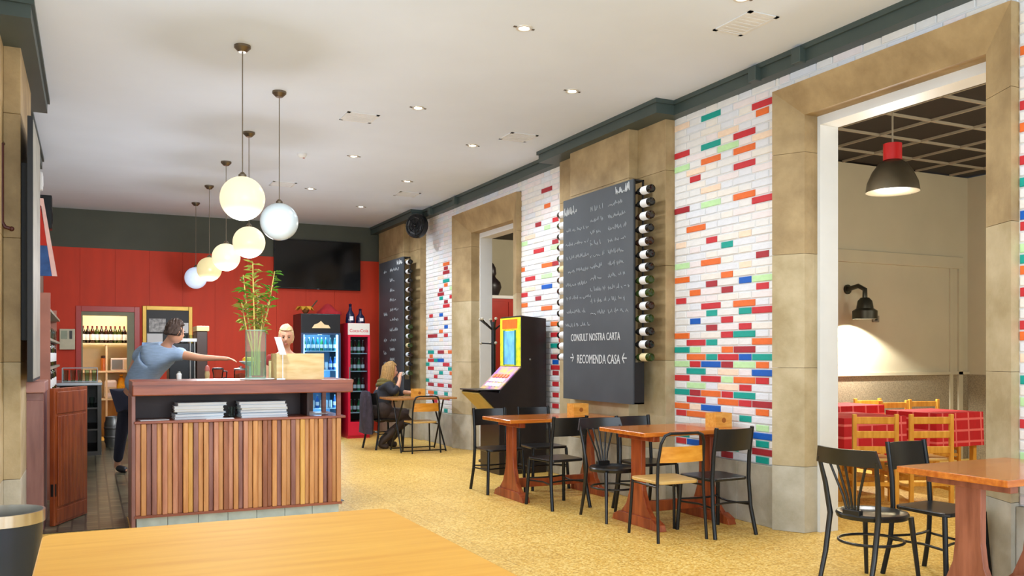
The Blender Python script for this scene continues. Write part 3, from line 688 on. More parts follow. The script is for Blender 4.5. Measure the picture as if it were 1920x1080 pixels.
def bentwood_chair(label):
    t = thing('bentwood_chair', label, 'chair')
    MB().lathe([(.001, .437), (.15, .437), (.165, .447), (.205, .447), (.212, .435), (.205, .412), (.001, .412)][::-1], 28).build('seat', BLACKW, t, smooth=True)
    for s in (-1, 1):
        MB().tube([(s * .175, -.27, 0), (s * .17, -.215, .2), (s * .168, -.175, .43), (s * .185, -.2, .62), (s * .2, -.24, .78)], [.013, .016, .017, .015, .012], 10).build('leg', BLACKW, t, smooth=True, label='rear leg rising into the back post')
        MB().tube([(s * .185, .2, 0), (s * .16, .15, .42)], [.012, .017], 10).build('leg', BLACKW, t, smooth=True)
    ring = [(.185 * math.cos(R(a)), .195 * math.sin(R(a)) - .01, .27) for a in range(0, 360, 15)]
    MB().tube(ring, .009, 8, closed=True).build('ring_stretcher', BLACKW, t, smooth=True)
    b = MB(); panel(b, arc(-.225, .225, -.215, .06, .745), arc(-.2, .2, -.235, .06, .845), .018); b.build('crest_rail', BLACKW, t, smooth=True)
    for k in range(5):
        a = (k - 2) / 2
        MB().tube([(a * .035, -.185, .445), (a * .055, -.2, .55), (a * .13, -.235 - .025 * (1 - abs(a)), .76)], .008, 8).build('spindle', BLACKW, t, smooth=True)
    MB().box(-.06, .06, -.205, -.165, .44, .475).build('spindle_block', BLACKW, t, bevel=.006)
    return t
G = 'black dining chairs'
pc = panel_chair('black panel-back chair at the wall end of the yellow chair\'s table'); pc.location = (4.47, 5.56, 0); pc.rotation_euler = (0, 0, R(2)); pc['group'] = G
dup(pc, (3.92, 7.16, 0), R(4), 'black panel-back chair on the doorway side of the table beside the gaming machine', G)
dup(pc, (3.8, 8.19, 0), R(180), 'black panel-back chair at the room end of the machine-side table, back to the bar', G)
dup(pc, (4.33, 8.22, 0), R(178), 'black panel-back chair between the table and the gaming machine, by the wall', G)
dup(pc, (4.53, 6.57, 0), R(182), 'black panel-back chair behind the yellow chair\'s table, beside the fan-back chair', G)
dup(pc, (4.80, 3.78, 0), R(183), 'black panel-back chair standing in front of the large doorway', G)
yc = panel_chair('black tube chair with yellow plywood back and tan seat at the trestle table', PLY, TANW, 'plywood_chair'); yc.location = (4.03, 5.6, 0); yc.rotation_euler = (0, 0, R(-3))
dup(yc, (4.33, 12.0, 0), R(0), 'black tube chair with orange plywood back at the seated woman\'s table')
bc = bentwood_chair('black bentwood chair with fanned spindles at the corner of the doorway table'); bc.location = (4.31, 3.86, 0); bc.rotation_euler = (0, 0, R(-84))
dup(bc, (4.05, 6.38, 0), R(178), 'black bentwood chair with fanned spindles behind the yellow chair\'s table')
bk = dup(pc, (4.0, 12.72, 0), R(-78), 'black chair the woman is sitting on', G)

def ladder_chair(label):
    t = thing('ladderback_chair', label, 'chair')
    for s in (-1, 1):
        MB().box(s * .19 - .018, s * .19 + .018, -.2, -.164, 0, .86).build('leg', LADW, t, bevel=.005, label='rear leg rising into the back post')
        MB().box(s * .2 - .018, s * .2 + .018, .17, .206, 0, .46).build('leg', LADW, t, bevel=.005)
        for z in (.15, .27): MB().box(s * .195 - .01, s * .195 + .01, -.17, .18, z, z + .03).build('side_rail', LADW, t)
    for z in (.5, .64, .77): MB().box(-.175, .175, -.192, -.174, z, z + .065).build('back_slat', LADW, t, bevel=.005)
    for y in (-.182, .188): MB().box(-.18, .18, y - .01, y + .01, .2, .235).build('rail', LADW, t)
    MB().box(-.2, .2, -.17, .2, .425, .455).build('seat', TANW, t, bevel=.01)
    return t
LG = 'golden ladderback chairs in the red-tablecloth room'
lc = ladder_chair('golden ladderback chair just inside the large doorway, closest to the jamb'); lc.location = (6.57, 5.93, 0); lc.rotation_euler = (0, 0, R(-28)); lc['group'] = LG
dup(lc, (7.02, 5.72, 0), R(-22), 'golden ladderback chair beside the closest one, further along the red table', LG)
dup(lc, (8.62, 7.24, 0), R(172), 'golden ladderback chair behind the draped tables, between two red cloths', LG)
dup(lc, (9.18, 7.3, 0), R(165), 'golden ladderback chair behind the overhanging red checked cloth', LG)
dup(lc, (8.75, 7.74, 0), R(175), 'golden ladderback chair against the dado below the wall lamp', LG)
dup(lc, (6.9, 7.25, 0), R(170), 'golden ladderback chair at the far side of the closest red table', LG)
def cloth_table(x0, x1, y0, y1, drop, lab, z=.79):
    t = thing('draped_table', lab, 'table', ((x0 + x1) / 2, (y0 + y1) / 2, 0))
    w, d = (x1 - x0) / 2, (y1 - y0) / 2
    for sx in (-1, 1):
        for sy in (-1, 1): MB().box(sx * (w - .07) - .025, sx * (w - .07) + .025, sy * (d - .07) - .025, sy * (d - .07) + .025, 0, z - .03).build('leg', LADW, t)
    MB().box(-w + .01, w - .01, -d + .01, d - .01, z - .03, z - .004).build('tabletop', LADW, t)
    b = MB(); n = 40; per = []
    for k in range(n):
        a = k / n * 4
        e, f = int(a), a - int(a)
        p = [(-w + 2 * w * f, -d), (w, -d + 2 * d * f), (w - 2 * w * f, d), (-w, d - 2 * d * f)][e]; per.append(p)
    vs = [(p[0], p[1], z) for p in per]
    for i, p in enumerate(per):
        q = 1.02 + .02 * math.sin(i * 2.2); vs.append((p[0] * q, p[1] * q, z - drop))
    vs += [(p[0] * .99, p[1] * .99, z - .004) for p in per]
    fs = [tuple(range(n))] + [(i, n + i, n + (i + 1) % n, (i + 1) % n) for i in range(n)]
    b.add(vs, fs); b.build('tablecloth', CHECK, t); return t
cloth_table(6.55, 7.4, 6.2, 6.9, .45, 'table under a red checked cloth just inside the large doorway')
cloth_table(7.97, 8.7, 6.3, 6.95, .36, 'table under a red checked cloth showing bold squares, near the far jamb')
cloth_table(7.6, 8.35, 7.3, 7.85, .3, 'table under a dark red cloth against the dado wall', .82)

# pendant and wall lamp of that room
pl = thing('dome_pendant', 'pewter dome pendant lamp with red cap in the red-tablecloth room', 'pendant lamp', (6.16, 5.3, RZ))
MB().tube([(0, 0, 0), (0, 0, -.60)], .008).build('stem', GRID, pl)
MB().lathe([(.075, -.74), (.075, -.60), (.02, -.597), (.001, -.595)], 28).build('cap', mat('red_lacquer', (196, 22, 26), .35, var=.05), pl, smooth=True)
MB().lathe([(.21, -1.01), (.215, -1.01), (.215, -1.0), (.205, -.93), (.165, -.84), (.115, -.77), (.07, -.74), (.001, -.74)], 36).build('shade', mat('pewter', (96, 86, 68), .35, metal=.5, var=.15), pl, smooth=True)
MB().lathe([(.001, -1.0), (.205, -1.0)], 36).build('diffuser', mat('lamp_diffuser', (244, 244, 214), emit=1.6, ecol=(250, 246, 220), var=0), pl)
MB().tube([(.21, 0, -1.0), (.235, 0, -1.0)], .01).build('clip', BLACKM, pl)
point((9.6, 3.2, 2.5), 95, (.95, .95, .92), .2); point((7.6, 2.9, 2.5), 60, (.95, .95, .92), .2)  # pair of unseen lights added to brighten this room and its dark ceiling
point((6.16, 5.3, 2.68), 70, (.97, .95, .9), .15)
wl = thing('wall_lamp', 'dark metal dome wall lamp shining down the cream wall', 'wall lamp', (8.5, 7.72, 2.0))
MB().tube([(0, .27, .22), (0, .1, .25), (0, 0, .2), (0, 0, .1)], .03, 10).build('arm', mat('gunmetal', (62, 60, 50), .4, metal=.7, var=.1), wl, smooth=True)
MB().lathe([(.14, -.16), (.145, -.16), (.145, -.06), (.1, -.03), (.085, .06), (.05, .1), (.001, .1)], 24).build('shade', MATS['gunmetal'], wl, smooth=True)
MB().lathe([(.06, .11), (.06, .13)], 16, (0, .15, .22), 'y').build('wall_plate', MATS['gunmetal'], wl)
MB().sphere((0, 0, -.1), .05, 12, 8).build('bulb', mat('warm_bulb', (255, 240, 200), emit=8, var=0), wl)
spot((8.5, 7.72, 1.83), 190, 136, (1, .96, .86), .25, (R(12), 0, 0), .03)
sk = thing('wall_socket', 'small grey switch plate beside the wall lamp', 'switch', (8.98, RY - .03, 1.86))
MB().box(-.05, .05, 0, .03, -.04, .04).build('plate', mat('grey_plastic', (120, 116, 104), .5), sk, bevel=.004); MB().box(-.03, .01, -.006, 0, -.02, .02).build('rocker', BLACKM, sk)

point((7.4, 13.2, 3.3), 130, (1, .92, .78), .2)  # unseen light added to brighten the room behind the coat stand

# ---------------------------------------------------------------- bar counter
bar = thing('bar_counter', 'bar counter clad in vertical multi-tone wooden slats with an open shelf', 'bar counter', (1.15, 7.95, 0))
SL = [wood('slat_' + n, a, b, 3, (10, 10, 1), .4) for n, a, b in (('honey', (184, 126, 70), (208, 152, 96)), ('tan', (188, 124, 66), (216, 158, 96)), ('rose', (170, 108, 80), (204, 146, 114)), ('brown', (126, 70, 44), (160, 100, 66)), ('gold', (204, 150, 66), (226, 178, 98)), ('plum', (122, 76, 66), (156, 108, 96)))]
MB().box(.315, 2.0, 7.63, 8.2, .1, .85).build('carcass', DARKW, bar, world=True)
MB().box(.30, .33, 7.585, 8.24, .0, 1.075).build('end_panel', MAUVE, bar, world=True, bevel=.004)
n = 42; x = .33; wd = (1.99 - .33) / n
pr_ = [random.choice([0, 1, 2, 3, 5, 0, 1, 2]) for _ in range(n)]
for k in (10, 33): pr_[k] = 4
for k in range(n):
    d = .03 if k % 2 else .012
    x0 = .33 + k * wd
    MB().box(x0 + .001, x0 + wd * (1.0 if k % 2 else .96), 7.6 - d, 7.635, .115, .85).build('slat', SL[pr_[k]], bar, world=True, bevel=.005)
MB().box(.32, 2.0, 7.575, 7.64, .095, .116).build('bottom_rail', MAHOG, bar, world=True)
MB().box(.32, 2.03, 7.565, 8.24, .85, .87).build('shelf', MAHOG, bar, world=True, bevel=.003)
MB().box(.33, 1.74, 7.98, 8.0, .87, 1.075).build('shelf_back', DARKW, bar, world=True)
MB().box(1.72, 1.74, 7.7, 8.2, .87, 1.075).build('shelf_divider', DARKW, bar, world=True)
MB().box(1.965, 2.0, 7.62, 7.66, .87, 1.075).build('shelf_post', MAHOG, bar, world=True)
MB().box(1.965, 2.0, 8.16, 8.2, .87, 1.075).build('shelf_post', MAHOG, bar, world=True)
MB().box(.305, 2.09, 7.54, 8.26, 1.075, 1.19).build('counter_top', MAHOG, bar, world=True, bevel=.008)
MB().box(.306, 2.09, 7.533, 7.54, 1.16, 1.188).build('front_bead', MAHOG, bar, world=True)
TILEK = mat('pale_marble_tile', (186, 200, 194), .25, var=.12, vscale=9)
for k in range(7): MB().box(.34 + k * .235, .34 + (k + 1) * .235 - .004, 7.625, 7.66, 0, .1).build('kick_tile', TILEK, bar, world=True)

# menus on the open shelf
FOLD = [mat('menu_cover_' + n, c, .5, var=.05) for n, c in (('white', (226, 232, 240)), ('pale_blue', (190, 208, 222)), ('blue_grey', (120, 142, 168)), ('cream', (232, 226, 206)))]
def menu_stack(x0, lab0, grp, n=6):
    z = .8705
    for k in range(n):
        lab = ('lowest', 'second lowest', 'third', 'fourth', 'second highest', 'topmost')[k] + lab0
        h = random.choice((.016, .022, .026)); a = random.uniform(-.015, .015)
        t = thing('menu_folder', lab, 'menu', (x0 + .2 + a, 7.79 + random.uniform(-.01, .01), z), R(random.uniform(-3, 3)), grp)
        MB().box(-.195, .195, -.13, .13, 0, .003).build('cover', FOLD[k % 4], t); MB().box(-.19, .19, -.125, .125, .003, h - .003).build('pages', PAPER, t); MB().box(-.195, .195, -.13, .13, h - .003, h).build('cover', FOLD[k % 4], t)
        z += h + .0005
menu_stack(.63, ' menu folder of the pile on the bar shelf nearer the end panel', 'menu pile nearer the bar\'s end panel')
menu_stack(1.15, ' menu folder of the pile on the bar shelf nearer the dark divider', 'menu pile nearer the bar\'s shelf divider')
for (x0, y0, a, lab) in ((.47, 7.70, 8, 'loose white sheet on the bar shelf beside the menu pile at the end panel'), (.98, 7.64, -4, 'loose white sheet on the bar shelf in front of both menu piles'), (1.852, 7.92, 6, 'loose white sheet in the open bay of the bar shelf')):
    hw = .085 if x0 > 1.8 else .11; m = MB().box(-hw, hw, -.06, .06, 0, .004); o = m.build('paper_sheet', PAPER, label=lab, cat='paper'); o.location = (x0, y0, .8702); o.rotation_euler = (0, 0, R(a))
def tumbler(loc, r, h, lab, grp=None):
    t = thing('drinking_glass', lab, 'glass', loc, group=grp)
    MB().lathe([(.001, 0), (r * .8, 0), (r, h), (r - .003, h), (r * .8 - .003, .008), (.001, .008)], 16).build('bowl', GLASS, t, smooth=True)
    MB().lathe([(r * .8, .001), (r * .82, .012)], 16).build('base_ring', GLASS, t, smooth=True); return t
tumbler((1.09, 7.74, .8702), .03, .09, 'small clear glass between the two menu piles on the bar shelf')

# things on the counter top
CT = 1.1901
o = MB().lathe([(.001, 0), (.135, 0), (.148, .006), (.144, .012), (.001, .008)], 40, (1.295, 7.71, CT)).build('serving_plate', mat('white_glaze', (228, 232, 230), .25, var=.02), smooth=True, label='wide flat white plate under the plant vase on the bar', cat='plate')
vz = CT + .012
v = thing('vase', 'tall clear greenish glass cylinder vase half filled with water on the bar', 'vase', (1.285, 7.72, vz))
MB().lathe([(.001, .006), (.08, .006), (.086, .012), (.086, .41)], 32).build('glass_cylinder', GREENGL, v, smooth=True)
MB().lathe([(.001, 0), (.084, 0), (.086, .006), (.001, .006)], 32).build('glass_base', mat('thick_green_glass', (170, 205, 188), .1, var=0), v)
MB().tube([(.085 * math.cos(R(a)), .085 * math.sin(R(a)), .411) for a in range(0, 360, 12)], .003, 6, closed=True).build('rim', MATS['thick_green_glass'], v, smooth=True)
MB().lathe([(.001, .021), (.079, .021), (.079, .23), (.001, .23)], 28).build('water', glass('green_water', (222, 246, 228), .06), v, smooth=True)
pl_ = thing('bamboo_plant', 'lucky bamboo stems with green leaf tufts standing in the bar vase', 'plant', (1.285, 7.72, vz + .025))
LEAF = mat('bamboo_leaf', (84, 146, 40), .45, var=.25, vscale=8); LEAFY = mat('pale_leaf', (150, 160, 72), .5, var=.2, vscale=8)
STEM = mat('bamboo_stem', (178, 158, 76), .45, var=.15, vscale=10)
for k, (tx, ty, h, cx, lm) in enumerate(((-.10, .02, .86, -.03, LEAF), (-.03, -.03, .97, -.01, LEAFY), (.02, .03, .70, .01, LEAFY), (.16, .0, .90, .03, LEAF), (-.12, -.02, .62, -.03, LEAFY), (.06, -.02, .60, .02, LEAFY))):
    P = [(cx, ty * .3, 0), (cx * 1.1, ty * .5, h * .35), (cx + (tx - cx) * .55, ty * .8, h * .62), (tx, ty, h)]
    st = MB().tube(P, [.008, .008, .007, .004], 8).build('stem', STEM, pl_, smooth=True)
    b = MB()
    for j in range(34):
        f = random.uniform(.62, 1.0); z = h * f; q = (f - .62) / .38
        px, py = P[2][0] + (tx - P[2][0]) * q, P[2][1] + (ty - P[2][1]) * q
        a = random.uniform(0, 6.28); L = random.uniform(.06, .12); up = random.uniform(-.2, .7)
        d = Vector((math.cos(a), math.sin(a), up)); s = Vector((-math.sin(a), math.cos(a), 0)) * .016
        p0 = Vector((px, py, z)); p1 = p0 + d * L * .5 + Vector((0, 0, .008)); p2 = p0 + d * L - Vector((0, 0, .012))
        b.add([p0, p1 - s, p2, p1 + s], [(0, 1, 2), (0, 2, 3)])
    b.build('leaves', lm, st, kind='stuff')
bx = thing('wooden_crate', 'pale plywood box on the bar counter beside the vase', 'box', (1.655, 7.79, CT))
PW = wood('pale_plywood', (214, 180, 120), (234, 206, 152), 3, (2, 10, 10), .5)
MB().box(-.205, .205, -.13, -.115, 0, .225).build('side_board', PW, bx); MB().box(-.205, .205, .115, .13, 0, .225).build('side_board', PW, bx)
MB().box(-.205, -.19, -.115, .115, 0, .225).build('end_board', PW, bx); MB().box(.19, .205, -.115, .115, 0, .225).build('end_board', PW, bx); MB().box(-.19, .19, -.115, .115, 0, .012).build('base_board', PW, bx)
BREAD = mat('bread_crust', (176, 122, 56), .7, var=.25, vscale=12)
for k, (x, y) in enumerate(((1.60, 7.75), (1.70, 7.80), (1.66, 7.86))):
    MB().sphere((x, y, CT + .012 + .105), (.085, .03, .105), 16, 8).build('bread_roll', BREAD, smooth=True, label=('crusty bread roll in the bar box, by its front board', 'crusty bread roll in the bar box, between the other two', 'crusty bread roll in the bar box, by its back board')[k], cat='bread', group='bread in the bar box')
mc = thing('menu_card', 'white slanted menu card in a stand beside the plywood box on the bar', 'menu', (1.475, 7.60, CT), R(-8))
MB().box(-.035, .035, -.012, .012, 0, .012).box(.012, .018, -.003, .003, .012, .216).build('stand', STEEL, mc)
MB().prism([(-.012, .2), (-.045, .38), (.02, .38), (.05, .2)] if False else [(-.01, .215), (.045, .215), (.0, .365), (-.055, .365)], 'y', -.002, .002).build('card', PAPER, mc)
cd = thing('candle_holder', 'slim cream candle in a glass stand beside the bar vase', 'candle', (1.425, 7.83, CT))
MB().cyl(0, 0, 0, .012, .025).build('base', BLACKM, cd); MB().cyl(0, 0, .012, .16, .012).build('candle', mat('cream_wax', (232, 220, 170), .5), cd, smooth=True)

# rear worktop with bar ware
rw = thing('rear_worktop', 'low dark worktop behind the bar counter holding bar ware', 'counter', (1.52, 9.05, 0))
MB().box(-.5, .5, -.28, .28, 0, 1.05).build('body', DARKW, rw); MB().box(-.53, .53, -.3, .3, 1.05, 1.09).build('top', mat('dark_stone', (52, 44, 42), .3), rw, bevel=.004)
WT = 1.0905
dj = thing('display_jar', 'glass jar of reddish snacks with lid on the rear worktop', 'jar', (1.36, 9.05, WT))
MB().lathe([(.001, 0), (.06, 0), (.065, .02), (.065, .15), (.06, .16)], 20).build('jar', GLASS, dj, smooth=True)
MB().lathe([(.001, .005), (.055, .005), (.055, .12), (.001, .13)], 16).build('snacks', mat('paprika_snacks', (176, 66, 30), .7, var=.3, vscale=30), dj)
MB().lathe([(.066, .16), (.066, .175), (.015, .185), (.015, .2), (.001, .2)], 20).build('lid', STEEL, dj, smooth=True)
ls = thing('fruit_stand', 'white footed dish on the rear worktop with yellow fruit', 'dish', (1.46, 9.1, WT))
MB().lathe([(.001, 0), (.05, 0), (.015, .02), (.012, .2), (.05, .21), (.11, .245), (.105, .25), (.04, .22), (.001, .215)], 24).build('dish', MATS['white_glaze'], ls, smooth=True)
for k, (dx, dy) in enumerate(((-.04, 0), (.04, .01), (0, -.03), (.0, .04))):
    MB().sphere((1.46 + dx, 9.1 + dy, WT + .2615 + (.0 if k else .004)), (.036, .028, .028), 14, 8).build('lemon', mat('lemon_peel', (236, 186, 30), .4, var=.1), smooth=True, label='yellow lemon in the white footed dish', cat='lemon', group='lemons in the footed dish')
cp = thing('coffee_cup', 'white cup with dark emblem on the rear worktop', 'cup', (1.27, 8.9, WT))
MB().lathe([(.001, 0), (.03, 0), (.042, .03), (.045, .075), (.042, .075), (.038, .03), (.001, .008)], 20).build('bowl', MATS['white_glaze'], cp, smooth=True)
MB().tube([(.042, 0, .06), (.068, 0, .055), (.066, 0, .03), (.04, 0, .022)], .005, 6).build('handle', MATS['white_glaze'], cp, smooth=True)
MB().box(-.012, .012, -.0465, -.042, .03, .055).build('emblem', mat('dark_green_print', (20, 50, 40), .5, var=0), cp)
mk = thing('blender_jug', 'small steel blender with clear jug on the rear worktop', 'blender', (1.13, 8.95, WT))
MB().lathe([(.001, 0), (.07, 0), (.065, .05), (.045, .07), (.001, .07)], 20).build('motor_base', STEEL, mk, smooth=True)
MB().lathe([(.04, .07), (.055, .17), (.052, .17), (.037, .075)], 20).build('jug', GLASS, mk, smooth=True); MB().lathe([(.056, .17), (.05, .185), (.001, .19)], 20).build('lid', BLACKM, mk, smooth=True)
MB().tube([(.05, 0, .155), (.085, 0, .15), (.08, 0, .09), (.045, 0, .085)], .007, 6).build('handle', BLACKM, mk, smooth=True)
pb = thing('pepper_mill', 'small pink-topped mill on the rear worktop', 'mill', (1.05, 9.12, WT))
MB().lathe([(.001, 0), (.025, 0), (.018, .06), (.024, .12), (.02, .15)], 16).build('body', PW, pb, smooth=True); MB().lathe([(.02, .15), (.024, .17), (.018, .2), (.001, .21)], 16).build('knob', mat('pink_plastic', (226, 130, 120), .4), pb, smooth=True)
st_ = thing('salt_pot', 'small white salt pot on the bar top beside the leaning barman', 'pot', (.70, 8.1, CT))
MB().lathe([(.001, 0), (.02, 0), (.022, .045), (.014, .055)], 14).build('body', MATS['white_glaze'], st_, smooth=True); MB().lathe([(.015, .055), (.013, .066), (.001, .07)], 14).build('cap', STEEL, st_, smooth=True)
ck = thing('cake_tray', 'oval tray of pastries on the rear worktop behind the plywood box', 'tray', (1.82, 9.08, WT))
MB().lathe([(.001, .25), (.17, .25), (.18, .262), (.17, .26), (.001, .255)], 28).build('tray', TANW, ck, smooth=True); MB().lathe([(.001, 0), (.08, 0), (.02, .03), (.018, .25)], 16).build('stand', STEEL, ck, smooth=True)
for k in range(5):
    a = k * 1.256; MB().sphere((1.82 + .1 * math.cos(a), 9.08 + .1 * math.sin(a), WT + .285), (.045, .03, .025), 12, 7).build('pastry', BREAD, smooth=True, label='small golden pastry on the tray behind the plywood box', cat='pastry', group='pastries on the tray')
# coffee cabinet behind the barman
cc = thing('coffee_machine', 'tall dark coffee machine with steel columns below the gold-framed board', 'coffee machine', (1.22, 12.5, 0))
MB().box(-.3, .12, -.25, .25, 0, 1.0).build('base_cabinet', DARKW, cc); MB().box(.06, .2, -.2, .25, 1.0, 1.72).build('column', mat('dark_brown_metal', (60, 38, 28), .4), cc, bevel=.01)
MB().box(.06, .22, -.22, .25, 1.72, 1.79).build('hopper_lid', mat('cream_plastic', (232, 206, 150), .4), cc, bevel=.006)
MB().box(-.28, .05, -.2, .22, 1.0, 1.56).build('machine_body', BLACKM, cc, bevel=.01)
for dx in (-.02, .035): MB().cyl(dx, -.22, 1.0, 1.6, .012, 10).build('steel_column', STEEL, cc, smooth=True)
MB().box(-.29, .06, -.24, -.2, 1.58, 1.62).build('cup_rail', STEEL, cc)
for k in range(4):
    t = tumbler((1.0 + k * .075, 12.4, 1.6205 if False else 1.5605), .028, .11, 'clear glass standing on top of the coffee machine', 'glasses on the coffee machine')

# ---------------------------------------------------------------- coolers
def cooler(loc, w, d, h, body, lab, blue):
    t = thing('drinks_cooler', lab, 'cooler', loc)       # front at local y = 0, faces -Y
    hd = .32 if blue else .2
    m = MB(); m.box(-w / 2, -w / 2 + .035, 0.02, d, .0, h).box(w / 2 - .035, w / 2, .02, d, 0, h).box(-w / 2 + .035, w / 2 - .035, d - .03, d, 0, h).box(-w / 2 + .035, w / 2 - .035, .02, d - .03, 0, .28 if not blue else .18).box(-w / 2 + .035, w / 2 - .035, .02, d - .03, h - hd, h)
    m.build('cabinet', body, t)
    MB().box(-w / 2 + .002, w / 2 - .002, 0, .02, h - hd, h - .004).build('header', mat('cooler_header_black', (22, 22, 26), .3) if blue else mat('cooler_header_white', (222, 216, 206), .35, var=.02), t, bevel=.006)
    inn = mat('cooler_liner_blue', (150, 200, 235), .5, var=0) if blue else mat('cooler_liner_dark', (70, 72, 60), .5)
    MB().box(-w / 2 + .035, w / 2 - .035, d - .045, d - .03, .18, h - hd).build('liner', inn, t)
    zs = [.18, .5, .82, 1.14, 1.46] if blue else [.42, .78, 1.12, 1.42]
    for z in zs: MB().box(-w / 2 + .036, w / 2 - .036, .05, d - .046, z, z + .015).build('shelf', mat('cooler_shelf', (206, 222, 232) if blue else (190, 186, 172), .4, var=0), t)
    dr = MB().box(-w / 2 + .03, w / 2 - .03, .0, .008, .28 if not blue else .18, h - hd).build('door_glass', glass('cooler_glass', (225, 235, 240), .12), t)
    fm = MB(); z0, z1 = (.05, h - hd)
    fm.box(-w / 2, -w / 2 + .04, -.012, .02, z0, z1).box(w / 2 - .04, w / 2, -.012, .02, z0, z1).box(-w / 2 + .04, w / 2 - .04, -.012, .02, z0, .28 if not blue else .18).box(-w / 2 + .04, w / 2 - .04, -.012, .02, z1 - .03, z1)
    fm.build('door_frame', body if not blue else mat('cooler_frame_blue', (46, 74, 110), .35), t)
    MB().tube([(-w / 2 + .02, -.03, h * .45), (-w / 2 + .02, -.03, h * .62)], .01, 8).build('door_handle', STEEL, t)
    if blue:
        for s in (-1, 1): MB().box(s * (w / 2 - .05) - .012, s * (w / 2 - .05) + .012, .03, .05, .2, h - hd - .02).build('light_strip', mat('cooler_led', (170, 220, 255), emit=14, ecol=(150, 208, 255), var=0), t)
    return t, zs
BLK = mat('cooler_black', (24, 24, 28), .35); CRED = mat('cooler_red', (206, 24, 58), .3, var=.03)
f1, z1 = cooler((3.47, 14.5, 0), .66, .62, 2.09, BLK, 'black drinks cooler with blue-lit glass door behind the bar', True)
f2, z2 = cooler((4.09, 14.4, 0), .38, .5, 1.94, CRED, 'slim red drinks cooler with white header beside the black one', False)
o = text_obj('Coca-Cola', .075, CRED, 'header_lettering', f2, (-.165, -.0015, 1.79)); o.rotation_euler = (R(90), 0, 0)
b = MB().prism([(-.15, 1.85), (.16, 1.85), (.13, 1.9), (.06, 1.91), (.0, 1.97), (-.05, 1.93), (-.11, 1.91)], 'y', -.004, .001)
b.build('header_emblem', mat('emblem_gold', (236, 206, 160), .4, var=.1), f1)
point((3.47, 14.56, 1.72), 9, (.45, .75, 1), .04); point((3.47, 14.56, 1.1), 9, (.4, .7, 1), .04); point((3.47, 14.56, .45), 7, (.4, .7, 1), .04)
BOT = [mat('drink_bottle_teal', (20, 110, 120), .15, var=0), mat('drink_bottle_blue', (40, 96, 170), .15, var=0), mat('drink_can_white', (206, 222, 230), .3, metal=.4, var=0), mat('drink_bottle_green', (40, 110, 60), .15, var=0), mat('drink_bottle_cola', (60, 26, 20), .15, var=0)]
def drink(kind, m):
    t = thing('drink_bottle', '', 'bottle')
    h = .22 if kind else .13; r = .03
    MB().lathe([(.001, 0), (r, 0), (r, h * .55), (r * .45, h * .8), (r * .42, h * .95), (.001, h * .95)] if kind else [(.001, 0), (r, .004), (r, h - .01), (r * .85, h), (.001, h)], 12).build('body', m, t, smooth=True)
    MB().lathe([(r * 1.02, h * .2), (r * 1.02, h * .48)], 12).build('wrap', MATS['bottle_label_white'], t, smooth=True)
    MB().lathe([(r * .48, h * .93), (r * .48, h), (.001, h)], 10).build('cap', STEEL, t)
    return t
DP = [drink(1, BOT[0]), drink(1, BOT[1]), drink(0, BOT[2]), drink(1, BOT[3]), drink(1, BOT[4])]; du = [False] * 5
def put_drink(k, loc, lab, grp):
    if not du[k]: du[k] = True; o = DP[k]; o.location = loc
    else: o = dup(DP[k], loc)
    o['label'] = lab; o['group'] = grp
sh_names = ('bottom', 'second lowest', 'middle', 'second highest', 'top')
for si, z in enumerate(z1):
    for k in range(8):
        put_drink((1, 2, 2, 1, 0)[si] if (k + si) % 4 else (3, 1, 2, 2, 3)[si], (3.47 - .255 + k * .073, 14.6, z + .0155), 'drink container on the %s shelf of the blue-lit cooler' % sh_names[si], 'drinks on the %s cooler shelf' % sh_names[si])
for si, z in enumerate(z2):
    for k in range(4):
        put_drink(4 if k % 2 else 3, (4.09 - .1 + k * .07, 14.55, z + .0155), 'dark drink bottle on the %s shelf of the slim red cooler' % ('bottom', 'second lowest', 'second highest', 'top')[si], 'drinks on the %s red cooler shelf' % ('bottom', 'second', 'third', 'top')[si])
# on top of the coolers
sun = thing('paper_sunflower', 'yellow crumpled paper flower lying on the black cooler', 'flower', (3.28, 14.8, 2.0905))
YEL = mat('yellow_crepe', (238, 186, 60), .7, var=.2)
for k in range(9):
    a = k * .7; L = .16 + .05 * (k % 2)
    MB().add([(0, 0, .05), (L * .6 * math.cos(a) - .05 * math.sin(a), L * .6 * math.sin(a) + .05 * math.cos(a), .13), (L * math.cos(a), L * math.sin(a), .06), (L * .6 * math.cos(a) + .05 * math.sin(a), L * .6 * math.sin(a) - .05 * math.cos(a), .13), (0, 0, .03)],
             [(0, 1, 2, 3), (4, 3, 2, 1), (0, 4, 1), (0, 3, 4)]).build('petal', YEL, sun)
MB().sphere((0, 0, .07), (.06, .06, .06), 14, 8).build('centre', mat('flower_centre', (120, 70, 30), .8), sun)
MB().tube([(0, 0, .06), (.12, .0, .14), (.2, 0, .24)], .01).build('stem', mat('dark_stem', (40, 60, 40), .6), sun)
rc = thing('folded_cloth', 'dark red folded cloth heaped on the black cooler', 'cloth', (3.66, 14.8, 2.0905))
MB().lathe([(.001, 0), (.2, 0), (.19, .04), (.12, .1), (.05, .17), (.001, .19)], 14).build('fold', mat('dark_red_cloth', (150, 16, 24), .85, var=.2), rc, smooth=True); MB().lathe([(.001, .0), (.1, .0), (.09, .05), (.001, .07)], 10, (.12, -.08, 0)).build('fold', MATS['dark_red_cloth'], rc, smooth=True)
